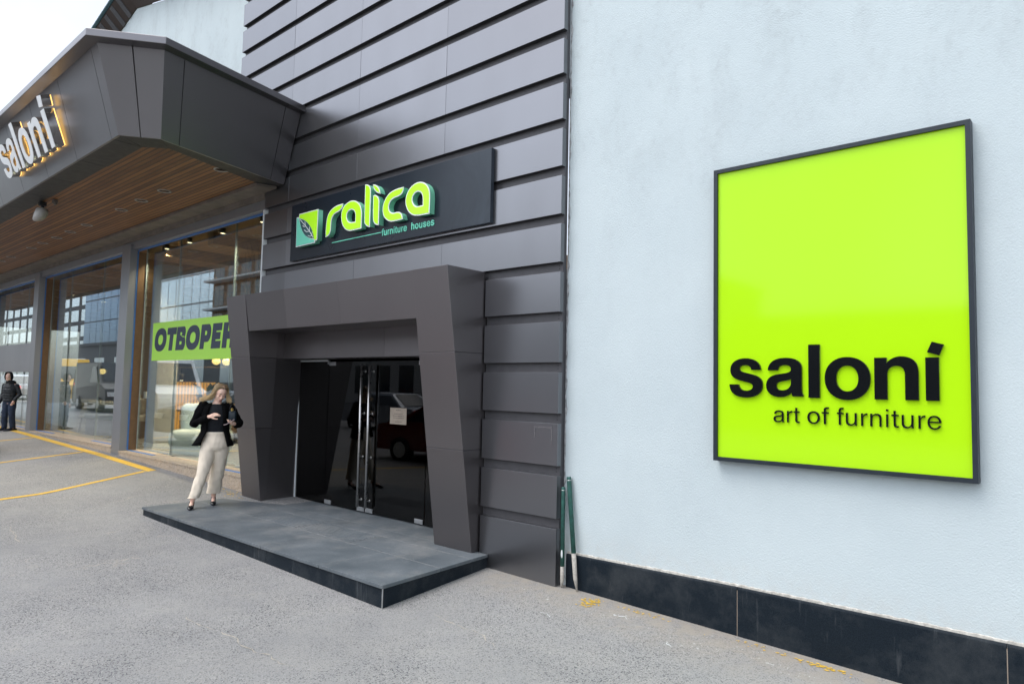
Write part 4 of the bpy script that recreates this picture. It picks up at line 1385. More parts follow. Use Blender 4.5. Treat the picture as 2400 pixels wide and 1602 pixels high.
m = MB(); pillow(m, -.42, .42, -.4, .4, .22, .46, .06); m.obj('seat', 'tan_leather', t, True)
m = MB(); pillow(m, -.42, .42, .25, .42, .4, .95, .06); m.obj('backrest', 'tan_leather', t, True)
for a_ in (-.35, .35):
    MB().tube([(a_, -.3, .25), (a_, -.34, 0)], .015, 6).obj('leg', 'black', t)
    MB().tube([(a_, .3, .25), (a_, .34, 0)], .015, 6).obj('leg', 'black', t)
t = thing('lit_panel', 'slatted wall panel glowing amber behind the pale armchair', 'wall panel', (-17.4, 4.2, IZ + .002), rad(58))
MB().box(-.62, .62, .05, .1, 0, 1.45).obj('light_sheet', 'panel_glow', t)
m = MB()
for i in range(14):
    x = -.62 + i * .088
    m.box(x, x + .018, .0, .03, 0, 1.5)
m.obj('slats', 'oak', t)
t = thing('potted_plant', 'leafy plant rising in front of the glowing panel', 'plant', (-14.6, 3.3, IZ + .002))
MB().tube([(0, 0, 0), (0, 0, .35)], [.14, .18], 14).obj('pot', 'black', t, True)
m = MB()
rl = random.Random(4)
for i in range(12):
    a_ = i * .9
    r_ = rl.uniform(.35, .75)
    h_ = rl.uniform(1.0, 1.55)
    p = Vector((0, 0, .35)); q_ = Vector((cos(a_) * r_, sin(a_) * r_, h_))
    md = p.lerp(q_, .6) + Vector((0, 0, .3))
    sd_ = Vector((-sin(a_), cos(a_), 0)) * .09
    m.add([p, md - sd_, q_, md + sd_], [(0, 1, 2, 3)])
m.obj('leaves', 'leaf', t)

WH = ((-7.15, .62, 'warm spotlight at the window head nearest the cladding'), (-8.65, .62, 'warm spotlight at the window head, second from the cladding'), (-10.1, .62, 'warm spotlight at the window head, third from the cladding'), (-11.2, .62, 'warm spotlight at the window head nearest the pillar'))
gl = None
for i, (x, y, z, lab) in enumerate(((-11.58, 2.0, 2.405, 'glowing globe pendant lamp just under the banner, left of its twin'), (-11.07, 2.0, 2.384, 'glowing globe pendant lamp just under the banner, nearer the portal'), (-18.92, 2.0, 2.167, 'glowing globe pendant lamp above the daybed in the far window'))):
    if gl is None:
        gl = thing('pendant_lamp', lab, 'pendant lamp', group='glowing pendant lamps in the showroom')
        MB().ell((0, 0, 0), (.09, .09, .085)).obj('globe', 'globe', gl, True)
        MB().tube([(0, 0, .08), (0, 0, 2.3)], .006, 6).obj('cord', 'black', gl)
        MB().tube([(0, 0, .08), (0, 0, .14)], .03, 10).obj('cap', 'black', gl)
        o = gl
    else:
        o = copy_tree(gl); o['label'] = lab
    o.location = (x, y, z)
sp = None
for i, (x, y, z, lab) in enumerate(((-20.4, 1.5, 4.55, 'lit black track spotlight high in the far window, left one'), (-17.6, 1.5, 4.15, 'lit black track spotlight high in the far window, right one'), (-13.37, 2.0, 1.965, 'lit black spotlight low behind the pale armchair'), (-12.1, 2.2, 3.32, 'lit black spotlight above the banner, left one'), (-11.35, 2.2, 3.40, 'lit black spotlight above the banner, middle one'), (-10.9, 2.2, 3.42, 'lit black spotlight above the banner, right one'))):
    if sp is None:
        sp = thing('spotlight', lab, 'spotlight', group='track spotlights in the showroom')
        MB().tube([(0, 0, 0), (.05, -.03, .14)], .055, 12).obj('housing', 'black', sp, True)
        MB().tube([(-.004, .0024, -.0112), (-.001, 0, -.002)], .046, 12).obj('lens', 'spot_glow', sp)
        MB().tube([(.05, -.03, .12), (.05, -.03, .30)], .012, 6).obj('bracket', 'black', sp)
        o = sp
    else:
        o = copy_tree(sp); o['label'] = lab
    o.location = (x, y, z)
for (x0, x1, y, z, lab) in ((-24, -15, 1.45, 4.86, 'black spotlight track high in the far window'), (-16, -9, 2.17, 3.72, 'black spotlight track behind the banner'), (-15, -11, 1.97, 2.275, 'spotlight track low behind the pale armchair')):
    t = thing('spotlight_track', lab, 'track')
    MB().box(x0, x1, y - .02, y + .02, z - .02, z).obj('rail', 'black' if z > 3 else 'oak', t)
    at(t, (x0, y, z))
for x, y, z, e_ in ((-12.1, 2.2, 3.30, 550), (-20.4, 1.5, 4.52, 400), (-16.2, 1.5, 4.12, 400), (-10.9, 2.2, 3.38, 450)):
    ld = bpy.data.lights.new('track_light', 'SPOT')
    ld.energy = e_; ld.color = (1, .72, .42); ld.spot_size = rad(150); ld.spot_blend = .8; ld.shadow_soft_size = .04
    lo = bpy.data.objects.new('track_light', ld); COL.objects.link(lo); lo.location = (x, y, z)
wl = None
for i, (x, y, lab) in enumerate(WH):
    if wl is None:
        wl = thing('window_spotlight', lab, 'spotlight', group='warm spotlights along the head of the right shop window')
        MB().tube([(0, 0, 0), (0, 0, .09)], .05, 14).obj('housing', 'black', wl, True)
        MB().tube([(0, 0, -.004), (0, 0, -.0005)], .043, 14).obj('lens', 'spot_glow', wl)
        o = wl
    else:
        o = copy_tree(wl); o['label'] = lab
    o.location = (x, y, 4.765)
    ld = bpy.data.lights.new('window_light', 'SPOT')
    ld.energy = 400; ld.color = (1, .80, .56); ld.spot_size = rad(110); ld.spot_blend = .7; ld.shadow_soft_size = .04
    lo = bpy.data.objects.new('window_light', ld); COL.objects.link(lo); lo.location = (x, y, 4.755)
t = thing('dried_branches', 'thin dark bare branches fanning up inside the right window top', 'branches', (-7.6, 1.3, 2.6))
m = MB()
rb = random.Random(8)
for i in range(46):
    x = rb.uniform(-1.6, .9)
    dx = rb.gauss(0, .35) + .2
    y = rb.uniform(-.3, .5)
    z1 = rb.uniform(1.5, 2.2)
    p = [(x * .4, y * .3, -.6), (x * .7 + rb.gauss(0, .04), y, .6), (x + dx * .5, y + rb.gauss(0, .1), 1.2), (x + dx, y, z1)]
    m.tube(p, [.010, .008, .006, .003], 5)
m.obj('stems', 'black', t)
MB().tube([(0, 0, -2.14), (0, 0, -.6)], [.22, .3], 18).obj('vase', 'black', t, True)
for (x, y, z, w_, lab) in ((-11.25, YG + .018, 1.62, .055, 'small white sensor box on the left edge of the right shop window'), (-17.0, YG + .018, 1.62, .05, 'small white sensor box low on the far shop window glass, left one'), (-16.1, YG + .018, 1.60, .05, 'small white sensor box low on the far shop window glass, right one')):
    t = thing('sensor_box', lab, 'sensor', (x, y, z), group='white sensor boxes on the shop windows')
    MB().box(-w_, w_, -.010, .02, -w_ * 1.3, w_ * 1.3).obj('shell', 'white_edge', t, bevel=.006)
    MB().tube([(0, -.014, 0), (0, -.0102, 0)], .014, 10).obj('indicator', 'patch', t)
t = thing('power_strip', 'white power strip with cable on the showroom floor beside the portal', 'power strip', (-6.9, .60, IZ + .001))
MB().box(-.16, .16, -.03, .03, 0, .045).obj('housing', 'white_edge', t, bevel=.006)
MB().tube([(-.16, 0, .02), (-.4, .08, .01), (-.7, -.02, .01), (-1.1, .12, .01), (-1.5, .03, .01), (-2.0, .2, .01)], .008, 6).obj('cable', 'white_edge', t, True)

# ---------------------------------------------------------------- across the street (seen in the glass)
def block(name, label, x0, x1, y, depth, h, floors, bays, wall, glassm, z0=-1.2, balcony=None, fill=.72):
    t = thing(name, label, 'building')
    MB().box(x0, x1, y - depth, y, z0, h).obj('wall', wall, t)
    fh = (h - .6) / floors
    bw = (x1 - x0) / bays
    me = None
    for f in range(floors):
        for k in range(bays):
            if me is None:
                o = MB().box(-bw * fill / 2, bw * fill / 2, -.04, .03, -fh * fill / 2, fh * fill / 2).obj('window', glassm, t)
                me = o
            else:
                o = me.copy(); COL.objects.link(o)
            o.location = (x0 + bw * (k + .5), y, .4 + fh * (f + .5))
        if balcony:
            MB().box(x0 + .2, x1 - .2, y + .031, y + 1.3, .4 + fh * f - .15, .4 + fh * f + .05).obj('balcony', balcony, t)
    MB().box(x0 - .2, x1 + .2, y - depth, y + .25, h + .001, h + .35).obj('parapet', wall, t)
    return t
MAT['win_blue'] = NB("blue_curtain_glass").set(Base_Color=(.10, .20, .34), Roughness=.06, Metallic=.7).m
MAT['win_light'] = NB("pale_curtain_glass").set(Base_Color=(.62, .72, .80), Roughness=.08, Metallic=.7).m
MAT['win_dark'] = NB("dark_window_glass").set(Base_Color=(.03, .04, .05), Roughness=.06).m
MAT['conc'] = plain("pale_concrete", (.42, .42, .41), .85)
MAT['conc_w'] = plain("white_render", (.66, .67, .67), .85)
MAT['conc_d'] = plain("dark_cladding", (.07, .075, .085), .6)
MAT['brick'] = plain("brown_render", (.26, .18, .13), .85)
block('apartment_block', 'brown apartment block with white balconies across the street', -78, -62, -32, 12, 24, 7, 5, 'brick', 'win_dark', balcony='conc_w')
block('office_block', 'pale glass office block across the street', -106, -80, -36, 14, 25, 6, 10, 'conc', 'win_light', fill=.94)
block('office_tower', 'dark blue glass tower across the street', -150, -122, -40, 16, 34, 8, 8, 'conc_d', 'win_blue', fill=.95)
block('apartment_block', 'long grey apartment block far down the street', -260, -153, -44, 12, 21, 6, 16, 'conc_d', 'win_light')
block('low_shop', 'low dark shop building with white signs across the street', -118, -52, -27, 4, 6.5, 1, 9, 'conc_d', 'win_light', fill=.5)
block('low_shop', 'long grey row of shops opposite the entrance', -50, -14, -30, 10, 8.5, 2, 12, 'conc', 'win_dark', fill=.6)
block('low_shop', 'low white shop opposite the lime sign', -13, 22, -34, 10, 6.0, 1, 10, 'conc_d', 'win_dark', fill=.6)

def make_car(label, x, y, rz, paint, group='cars parked in front of the shop'):
    t = thing('parked_car', label, 'car', (x, y, G(x, y) + .005), rz, group)
    prof = [(-2.15, .30), (-2.18, .62), (-2.05, .86), (-1.45, .93), (-.75, 1.40), (.65, 1.44), (1.35, 1.05), (2.05, .92), (2.16, .66), (2.12, .30)]
    m = MB()
    n = len(prof)
    R = []
    for y_, sc_, zz in ((-.86, .96, .0), (-.89, 1, .0), (-.62, .985, .02), (.62, .985, .02), (.89, 1, .0), (.86, .96, .0)):
        ring = []
        for px, pz in prof:
            tum = .80 if pz > 1.2 else 1
            ring.append((px * sc_, y_ * (tum if abs(y_) > .8 else 1), pz + (zz if pz > .5 else 0)))
        R.append(ring)
    m.rings(R)
    m.obj('body', paint, t, bevel=.03)
    m = MB()
    for s_ in (-1, 1):
        m.add([(-1.25, s_ * .885, .97), (1.18, s_ * .885, 1.02), (.62, s_ * .735, 1.37), (-.70, s_ * .735, 1.34)], [(0, 1, 2, 3)])
    m.add([(1.33, -.66, 1.09), (1.33, .66, 1.09), (.72, .58, 1.44), (.72, -.58, 1.44)], [(0, 1, 2, 3)])
    m.add([(-1.42, -.66, .975), (-1.42, .66, .975), (-.80, .58, 1.40), (-.80, -.58, 1.40)], [(0, 1, 2, 3)])
    m.obj('window', 'win_dark', t)
    for a_ in (-1.32, 1.30):
        for s_ in (-1, 1):
            w_ = MB().tube([(a_, s_ * .70, .31), (a_, s_ * .90, .31)], .31, 22).obj('wheel', 'black', t, True)
            MB().tube([(a_, s_ * .895, .31), (a_, s_ * .907, .31)], .2, 10).obj('rim', 'patch', w_)
    for s_ in (-1, 1):
        MB().box(-2.19, -2.05, s_ * .68 - .16, s_ * .68 + .16, .66, .82).obj('tail_light', 'tail', t)
        MB().box(2.05, 2.155, s_ * .66 - .18, s_ * .66 + .18, .68, .82).obj('headlight', 'white_edge', t)
    return t
MAT['tail'] = emit('tail_lamp', (1, .05, .02), 1.6)
MAT['car_red'] = NB("red_car_paint").set(Base_Color=(.20, .010, .010), Roughness=.22, Coat_Weight=.6).m
MAT['car_silver'] = NB("silver_car_paint").set(Base_Color=(.45, .48, .52), Roughness=.25, Metallic=.6).m
MAT['car_black'] = NB("black_car_paint").set(Base_Color=(.012, .013, .015), Roughness=.2, Coat_Weight=.6).m
MAT['van_grey'] = NB("dark_van_paint").set(Base_Color=(.035, .038, .042), Roughness=.3).m
MAT['car_white'] = NB("white_car_paint").set(Base_Color=(.68, .70, .70), Roughness=.25).m
MAT['car_yellow'] = NB("yellow_van_paint").set(Base_Color=(.75, .42, .02), Roughness=.3).m
make_car('dark red car parked nearest the entrance', -8.3, -5.9, rad(170), 'car_red')
make_car('black car with its nose towards the shop window', -15.3, -3.95, rad(85), 'car_black')
make_car('silver car standing behind the red car', -17.5, -11.0, rad(176), 'car_silver')
def make_van(label, x, y, rz, paint, L=5.4, H=2.45, group='vans standing in the lot'):
    t = thing('delivery_van', label, 'van', (x, y, G(x, y) + .005), rz, group)
    prof = [(-L / 2, .35), (-L / 2 - .03, 1.0), (-L / 2 + .10, H), (L / 2 - 1.75, H), (L / 2 - .95, 1.32), (L / 2 - .12, 1.08), (L / 2, .75), (L / 2 - .02, .35)]
    m = MB()
    m.rings([[(px * sc_, y_ * (.90 if pz > 1.8 else 1), pz) for px, pz in prof] for y_, sc_ in ((-.94, .985), (-.99, 1), (.99, 1), (.94, .985))])
    m.obj('body', paint, t, bevel=.06)
    m = MB()
    for s_ in (-1, 1):
        m.add([(L / 2 - 2.3, s_ * .997, 1.35), (L / 2 - 1.12, s_ * .997, 1.35), (L / 2 - 1.75, s_ * .925, 2.1), (L / 2 - 2.3, s_ * .925, 2.1)], [(0, 1, 2, 3)])
    m.add([(L / 2 - 1.0, -.8, 1.42), (L / 2 - 1.0, .8, 1.42), (L / 2 - 1.62, .75, 2.3), (L / 2 - 1.62, -.75, 2.3)], [(0, 1, 2, 3)])
    m.obj('window', 'win_dark', t)
    for a_ in (-L / 2 + 1.05, L / 2 - 1.0):
        for s_ in (-1, 1):
            w_ = MB().tube([(a_, s_ * .78, .34), (a_, s_ * 1.0, .34)], .34, 22).obj('wheel', 'black', t, True)
            MB().tube([(a_, s_ * .995, .34), (a_, s_ * 1.008, .34)], .2, 10).obj('rim', 'patch', w_)
    for s_ in (-1, 1):
        MB().box(-L / 2 - .05, -L / 2 + .05, s_ * .85 - .08, s_ * .85 + .08, .9, 1.3).obj('tail_light', 'tail', t)
        MB().box(L / 2 - .14, L / 2 + .005, s_ * .72 - .18, s_ * .72 + .18, .72, .92).obj('headlight', 'white_edge', t)
    return t
make_van('white delivery van standing in the lot', -26.0, -5.9, rad(4), 'car_white')
make_van('dark grey delivery van standing in the lot', -33.0, -6.3, rad(2), 'van_grey', 5.2, 2.3)
make_van('yellow delivery van standing in the lot', -40.2, -6.4, rad(3), 'car_yellow', 5.0, 2.5)
make_car('silver car waiting in the road behind the man', -57.0, -8.0, rad(180), 'car_silver', 'cars out on the road')
make_car('black car waiting in the road further off', -63.5, -7.6, rad(180), 'car_black', 'cars out on the road')
make_car('white car waiting nearest the far pillar', -47.5, -6.0, rad(180), 'car_white', 'cars out on the road')
make_car('grey car passing far down the road', -62.0, -13.0, rad(184), 'car_silver', 'cars out on the road')

# ---------------------------------------------------------------- people
def limb(mb, pts, rs, n=14):
    """tapered limb with rounded ends"""
    mb.tube(pts, rs, n)
    for p, r in zip(pts, rs):
        mb.ell(p, (r, r, r), 8)

def hand(mb, wrist, fwd, back, thumb_side, curl, size=1.0, spread=.010):
    """palm, four unequal bent fingers and a thumb; fwd wrist->knuckles, back = back of the hand, thumb_side = -1/1"""
    wv, f, bk = Vector(wrist), Vector(fwd).normalized(), Vector(back)
    bk = (bk - f * bk.dot(f)).normalized()
    side = f.cross(bk) * thumb_side
    L = .082 * size
    for i, (o, ln, r) in enumerate(((.027, .070, .0082), (.009, .078, .0085), (-.009, .072, .0082), (-.026, .056, .0072))):
        o *= size; ln *= size; r *= size
        k = wv + f * L * (1 - .05 * abs(i - 1)) + side * o
        mb.tube([wv + side * o * .6, k], [.013 * size, .0105 * size], 8)
        mb.ell(k, (.0105 * size,) * 3, 6)
        p, d = k, f + side * (o * .25 / .027 * spread * 10)
        d.normalize()
        c = curl * (1 + .12 * i)
        for j, fr in enumerate((.45, .30, .25)):
            ax = d.cross(bk).normalized()
            d = Matrix.Rotation(-c * (.75, 1.0, .7)[j], 3, ax) @ d
            q = p + d * ln * fr
            rr = r * (1 - .10 * j)
            mb.tube([p, q], [rr, rr * .92], 8)
            mb.ell(q, (rr * .92,) * 3, 6)
            p = q
    mb.ell(wv + f * L * .5 - bk * .004, (.034 * size, .034 * size, .030 * size), 8)
    p = wv + f * .022 * size + side * .024 * size
    d = (f * .75 + side * .65 - bk * .35).normalized()
    for ln, r in ((.042, .012), (.030, .0098), (.024, .0085)):
        q = p + d * ln * size
        mb.tube([p, q], [r * size, r * .9 * size], 8)
        mb.ell(q, (r * .9 * size,) * 3, 6)
        d = (d + f * .35 - side * .15 - bk * .08).normalized()
        p = q
    return wv + f * L

def head(mb, c, rot, s=1.0, male=False):
    """skull, jaw, cheeks, nose, lids and ears in one lump set; face looks to -Y before rot"""
    c = Vector(c)
    def E(p, r, n=12):
        mb.ell(c + rot @ (Vector(p) * s), [q * s for q in r], n, rot)
    E((0, .005, .025), (.074, .093, .096), 16)
    E((0, -.032, -.045), (.058, .060, .072), 14)
    E((0, -.062, -.098), (.024, .021, .020))
    E((0, -.005, -.062), (.056, .055, .045))
    for sx in (-1, 1):
        E((sx * .034, -.062, -.030), (.023, .022, .024))
        E((sx * .031, -.073, .004), (.0155, .013, .0105))
        E((sx * .030, -.078, .022), (.021, .010, .007))
        E((sx * .076, .006, -.010), (.008, .018, .030))
        E((sx * .009, -.099, -.036), (.0075, .009, .007))
    for k in range(6):
        t_ = k / 5
        E((0, -.084 - .022 * t_, .010 - .042 * t_), (.0075 + .0035 * t_, .011, .010))
    E((0, -.086, -.066), (.022, .010, .0075))
    E((0, -.084, -.076), (.019, .010, .0075))
def head_bits(parent, c, rot, s=1.0, lipmat='lip'):
    c = Vector(c)
    P = lambda p: c + rot @ (Vector(p) * s)
    m = MB()
    m.tube([P((-.022, -.0925, -.070)), P((-.008, -.0985, -.067)), P((0, -.098, -.0685)), P((.008, -.0985, -.067)), P((.022, -.0925, -.070))], [.002, .0042, .0045, .0042, .002], 8)
    m.tube([P((-.018, -.092, -.073)), P((0, -.0965, -.0765)), P((.018, -.092, -.073))], [.002, .0055, .002], 8)
    m.obj('lips', lipmat, parent, True)
    for sx in (-1, 1):
        m = MB().tube([P((sx * .014, -.090, .030)), P((sx * .030, -.0895, .035)), P((sx * .047, -.078, .028))], [.0025, .0035, .0015], 8)
        m.obj('eyebrow', 'brow', parent, True)
        m = MB().tube([P((sx * .017, -.0865, -.001)), P((sx * .031, -.0875, -.0045)), P((sx * .046, -.078, .0)), ], [.0018, .0032, .0018], 8)
        m.obj('eyelash', 'brow', parent, True)

def folds(scale, amp, sx=(1, 1, 1)):
    def f(co):
        q = Vector((co.x * sx[0], co.y * sx[1], co.z * sx[2])) * scale
        return amp * (noise.noise(q) + .5 * noise.noise(q * 2.1))
    return f

# ---- woman with the phone
wpos = Vector((-5.645, -.915, ZP))
W = thing('person', 'woman with wavy blond hair in black blazer and beige trousers looking down at her phone', 'person', wpos, rad(65.2))
HR = Euler((rad(33), rad(8), rad(18))).to_matrix()
hc = (.176, -.062, 1.615)
mb = MB()
mb.loft([(.14, 0, .80, .150, .10), (.14, 0, .90, .150, .105), (.138, 0, 1.04, .112, .080), (.13, -.01, 1.20, .140, .098), (.126, -.01, 1.33, .160, .10), (.128, -.01, 1.41, .145, .078), (.135, -.014, 1.455, .062, .056), (.150, -.026, 1.54, .050, .052)], 24)
head(mb, hc, HR)
mb.tube([(.132, -.01, 1.42), (.148, -.022, 1.50), (.165, -.036, 1.57)], [.056, .047, .048], 14)
# legs
limb(mb, [(.060, 0, .86), (0, -.07, .50), (-.125, -.135, .115)], [.095, .058, .034])
limb(mb, [(.205, 0, .86), (.19, .06, .50), (.150, .165, .125)], [.095, .058, .034])
for (ax, ay, tx, ty) in ((-.125, -.135, -.150, -.29), (.150, .165, .148, .02)):
    limb(mb, [(ax, ay, .125), (ax, ay + .025, .088), ((ax + tx) / 2, (ay + ty) / 2 - .005, .052), ((ax + 2 * tx) / 3, (ay + 2 * ty) / 3, .032)], [.034, .027, .027, .020], 12)
# arms: hand held to the chest, hand holding the phone
limb(mb, [(-.055, 0, 1.40), (-.135, .02, 1.17), (.035, -.165, 1.275)], [.052, .042, .026])
limb(mb, [(.310, 0, 1.39), (.425, .02, 1.165), (.372, -.175, 1.175)], [.052, .042, .026])
hand(mb, (.040, -.170, 1.278), (.86, -.25, .34), (-.30, -.75, .75), 1, .38)
hand(mb, (.375, -.182, 1.177), (-.62, -.72, .12), (-.15, .25, -.95), -1, .42)
fused('body', mb, 'skin', W, .0042, 3)
head_bits(W, hc, HR)

mb = MB()
mb.loft([(.14, 0, .99, .142, .105), (.138, 0, 1.06, .134, .100), (.132, -.012, 1.20, .152, .112), (.126, -.014, 1.33, .168, .112), (.128, -.012, 1.41, .148, .088), (.134, -.012, 1.452, .078, .070)], 28)
fused('knit_top', mb, 'top', W, .007, 3, folds(14, .004))

mb = MB()
mb.loft([(.140, 0, 1.055, .138, .106), (.140, 0, 1.0, .152, .118), (.140, .0, .92, .180, .132), (.140, 0, .84, .185, .130), (.14, 0, .79, .15, .11)], 28)
mb.tube([(.068, -.005, .90), (.035, -.035, .74), (.004, -.072, .53), (-.052, -.105, .33), (-.104, -.128, .14), (-.122, -.134, .07)], [.116, .108, .088, .078, .074, .074], 22)
mb.tube([(.208, .005, .90), (.205, .030, .74), (.190, .065, .54), (.170, .11, .36), (.147, .155, .16), (.138, .165, .09)], [.116, .112, .104, .098, .096, .096], 22)
def trouser_fold(co):
    q = Vector((co.x * 7 + co.z * 3.0, co.y * 6, co.z * 4.0 - co.x * 3))
    low = max(0, min(1, (.62 - co.z) / .3))
    crease = .010 * abs(noise.noise(q)) + .005 * noise.noise(q * 2.3 + Vector((3, 1, 0)))
    k_ = noise.noise(Vector((co.x * 16 + co.z * 9, co.y * 9, co.z * 3.2 - co.x * 3)))
    crease += .0045 * max(0, k_) * min(1, max(.25, 1.3 - abs(co.z - .75) * 2.2))
    return -crease * (1.25 + .5 * low)
tr = fused('trousers', mb, 'beige', W, .0075, 2, trouser_fold)
for v in tr.data.vertices:
    hem = .148 if v.co.y < .03 else .165
    if v.co.z < hem:
        v.co.z = hem + .004 * noise.noise(v.co * 20)
m = MB()
m.loft([(.140, 0, 1.018, .150, .117), (.140, 0, 1.056, .142, .110)], 28, cap=False)
m.obj('waistband', 'beige', tr, True)

# blazer: open shell with lapels, plus sleeves
mb = MB()
rows = [(1.462, .130, .085, .068, .075), (1.445, .128, .150, .086, .07), (1.41, .126, .196, .104, .085), (1.34, .124, .204, .124, .10), (1.24, .124, .194, .132, .105), (1.14, .126, .184, .130, .105), (1.06, .128, .188, .136, .115), (.99, .122, .215, .150, .14), (.92, .114, .245, .160, .165), (.862, .106, .272, .166, .19)]
N = 44
R = []
for z, cx, rx, ry, gap in rows:
    a0 = math.asin(min(.95, gap / rx))
    r = []
    for k in range(N + 1):
        a = -pi / 2 + a0 + (2 * pi - 2 * a0) * k / N
        wob = 1 + .035 * noise.noise(Vector((cos(a) * 3, sin(a) * 3, z * 6)))
        r.append((cx + rx * cos(a) * wob, ry * sin(a) * wob - .006, z + .012 * sin(a * 2) * (z < .9)))
    R.append(r)
mb.rings(R, cap=False, closed=False)
jk = mb.obj('blazer', 'velvet', W, True)
so = jk.modifiers.new('thick', 'SOLIDIFY'); so.thickness = .012; so.offset = 0
mb = MB()
for arm in ([(-.040, 0, 1.415), (-.085, .008, 1.32), (-.150, .022, 1.175), (-.055, -.075, 1.215), (.032, -.160, 1.272)], [(.300, 0, 1.410), (.350, .008, 1.31), (.440, .022, 1.170), (.415, -.08, 1.165), (.376, -.172, 1.178)]):
    mb.tube(arm, [.080, .076, .066, .058, .047], 18)
    for p, r in zip(arm[:3], (.080, .076, .066)):
        mb.ell(p, (r, r, r), 10)
fused('sleeves', mb, 'velvet', jk, .008, 3, folds(16, .008))
mb = MB()
for sx, gx in ((-1, -.085), (1, .085)):
    pts = [(.13 + sx * .060, -.070, 1.462), (.126 + sx * .085, -.105, 1.40), (.124 + sx * .100, -.125, 1.30), (.126 + sx * .108, -.118, 1.16)]
    m_ = []
    for i, p in enumerate(pts):
        wdt = (.020, .045, .050, .010)[i]
        m_.append([(p[0] + sx * (-.004), p[1] - .004, p[2]), (p[0] + sx * wdt, p[1] - .014 + .012 * (i == 1), p[2] + .004), (p[0] + sx * wdt * .95, p[1] - .004, p[2] + .004), (p[0], p[1] + .006, p[2])])
    mb.rings(m_)
mb.obj('lapels', 'velvet', jk, True)
# hair: cap plus blown strands
C = Vector(hc)
hairv, hairf, tint = [], [], []
def strand(pts, w0, t0, shade):
    base = len(hairv)
    n = len(pts)
    for i, p in enumerate(pts):
        p = Vector(p)
        d = (Vector(pts[min(i + 1, n - 1)]) - Vector(pts[max(i - 1, 0)])).normalized()
        u = d.cross(Vector((.1, -1, .25))).normalized()
        v = d.cross(u)
        r = w0 * (1 - .75 * (i / (n - 1)) ** 2)
        for k in range(4):
            a = pi / 2 * k + .5
            hairv.append(tuple(p + (u * cos(a) * 1.6 + v * sin(a) * .8) * r))
            tint.append((min(1, t0 * .45 + max(0, (i / (n - 1)) - .15) * 1.1), shade))
    for i in range(n - 1):
        for k in range(4):
            a, b_ = base + 4 * i + k, base + 4 * i + (k + 1) % 4
            hairf.append((a, b_, b_ + 4, a + 4))
capm = MB()
capm.ell(C + HR @ Vector((0, .024, .036)), (.080, .090, .090), 16, HR)
capm.ell(C + HR @ Vector((0, .045, -.02)), (.072, .06, .085), 14, HR)
o_ = len(hairv)
hairv += capm.v; hairf += capm.f; tint += [(.08, .5)] * len(capm.v)
rh = random.Random(21)
for i in range(420):
    sgn = -1 if i < 260 else 1
    # root on the scalp near the parting
    a = rh.uniform(-.5, 1.0)
    root = C + HR @ Vector((.010 + sgn * rh.uniform(.0, .03), -.062 + .12 * rh.random(), .117 - .018 * rh.random()))
    over = C + HR @ Vector((sgn * rh.uniform(.074, .090), rh.uniform(-.032, .08), rh.uniform(.02, .075)))
    if sgn < 0:
        k = rh.random()
        p3 = C + Vector((-.095 - .02 * k + rh.gauss(0, .012), .015 + rh.gauss(0, .025), -.02 - .05 * k + rh.gauss(0, .012)))
        end = C + Vector((-.17 - .10 * k + rh.gauss(0, .02), .02 + rh.gauss(0, .035), -.105 + .035 * rh.random() - .02 * k + rh.gauss(0, .012)))
    else:
        k = rh.random()
        p3 = C + Vector((.088 + .015 * k + rh.gauss(0, .010), .005 + rh.gauss(0, .022), -.045 + rh.gauss(0, .015)))
        end = C + Vector((.108 + .022 * k + rh.gauss(0, .014), .0 + rh.gauss(0, .03), -.115 - .025 * k + rh.gauss(0, .014)))
    md = p3.lerp(end, .55) + Vector((rh.gauss(0, .008), 0, sgn * .0 + .014 * sin(k * 9)))
    ctl = [root, root.lerp(over, .55) + HR @ Vector((0, 0, .020)), over, p3, md, end]
    pts = []
    for j in range(len(ctl) - 1):
        p0, p1, p2, p3_ = ctl[max(j - 1, 0)], ctl[j], ctl[j + 1], ctl[min(j + 2, len(ctl) - 1)]
        for q_ in range(3):
            t_ = q_ / 3
            pts.append(.5 * ((2 * p1) + (p2 - p0) * t_ + (2 * p0 - 5 * p1 + 4 * p2 - p3_) * t_ ** 2 + (3 * p1 - p0 - 3 * p2 + p3_) * t_ ** 3))
    pts.append(ctl[-1])
    strand(pts, rh.uniform(.0016, .0036), rh.random() * .5, rh.random())
me = bpy.data.meshes.new('hair')
me.from_pydata(hairv, [], hairf)
at_ = me.color_attributes.new('tint', 'FLOAT_COLOR', 'POINT')
for i, (a, b_) in enumerate(tint):
    at_.data[i].color = (a, b_, 0, 1)
link('hair', me, 'hair', W, True)
# pumps
for (ax, ay, tx, ty) in ((-.125, -.135, -.152, -.30), (.150, .165, .148, .01)):
    a, tt = Vector((ax, ay + .028, 0)), Vector((tx, ty, 0))
    d = (tt - a)
    ln = d.length
    d.normalize()
    s_ = Vector((-d.y, d.x, 0))
    mb = MB()
    R = []
    for f_, wd, zb_, zt_ in ((-.04, .022, .062, .125), (.10, .035, .058, .118), (.30, .034, .036, .072), (.48, .037, .012, .052), (.66, .043, .002, .062), (.85, .037, .002, .054), (.98, .022, .003, .036), (1.06, .006, .006, .020)):
        c = a + d * ln * f_
        R.append([c + s_ * wd * cos(t_) + Vector((0, 0, (zb_ + zt_) / 2 + (zt_ - zb_) / 2 * sin(t_))) for t_ in [2 * pi * k / 14 for k in range(14)]])
    mb.rings(R)
    sh = mb.obj('shoe', 'shoe', W, True)
    hp = a + d * ln * .03
    MB().tube([hp + Vector((0, 0, .070)), hp + Vector((0, 0, .002))], [.016, .006], 10).obj('heel', 'shoe', sh, True)
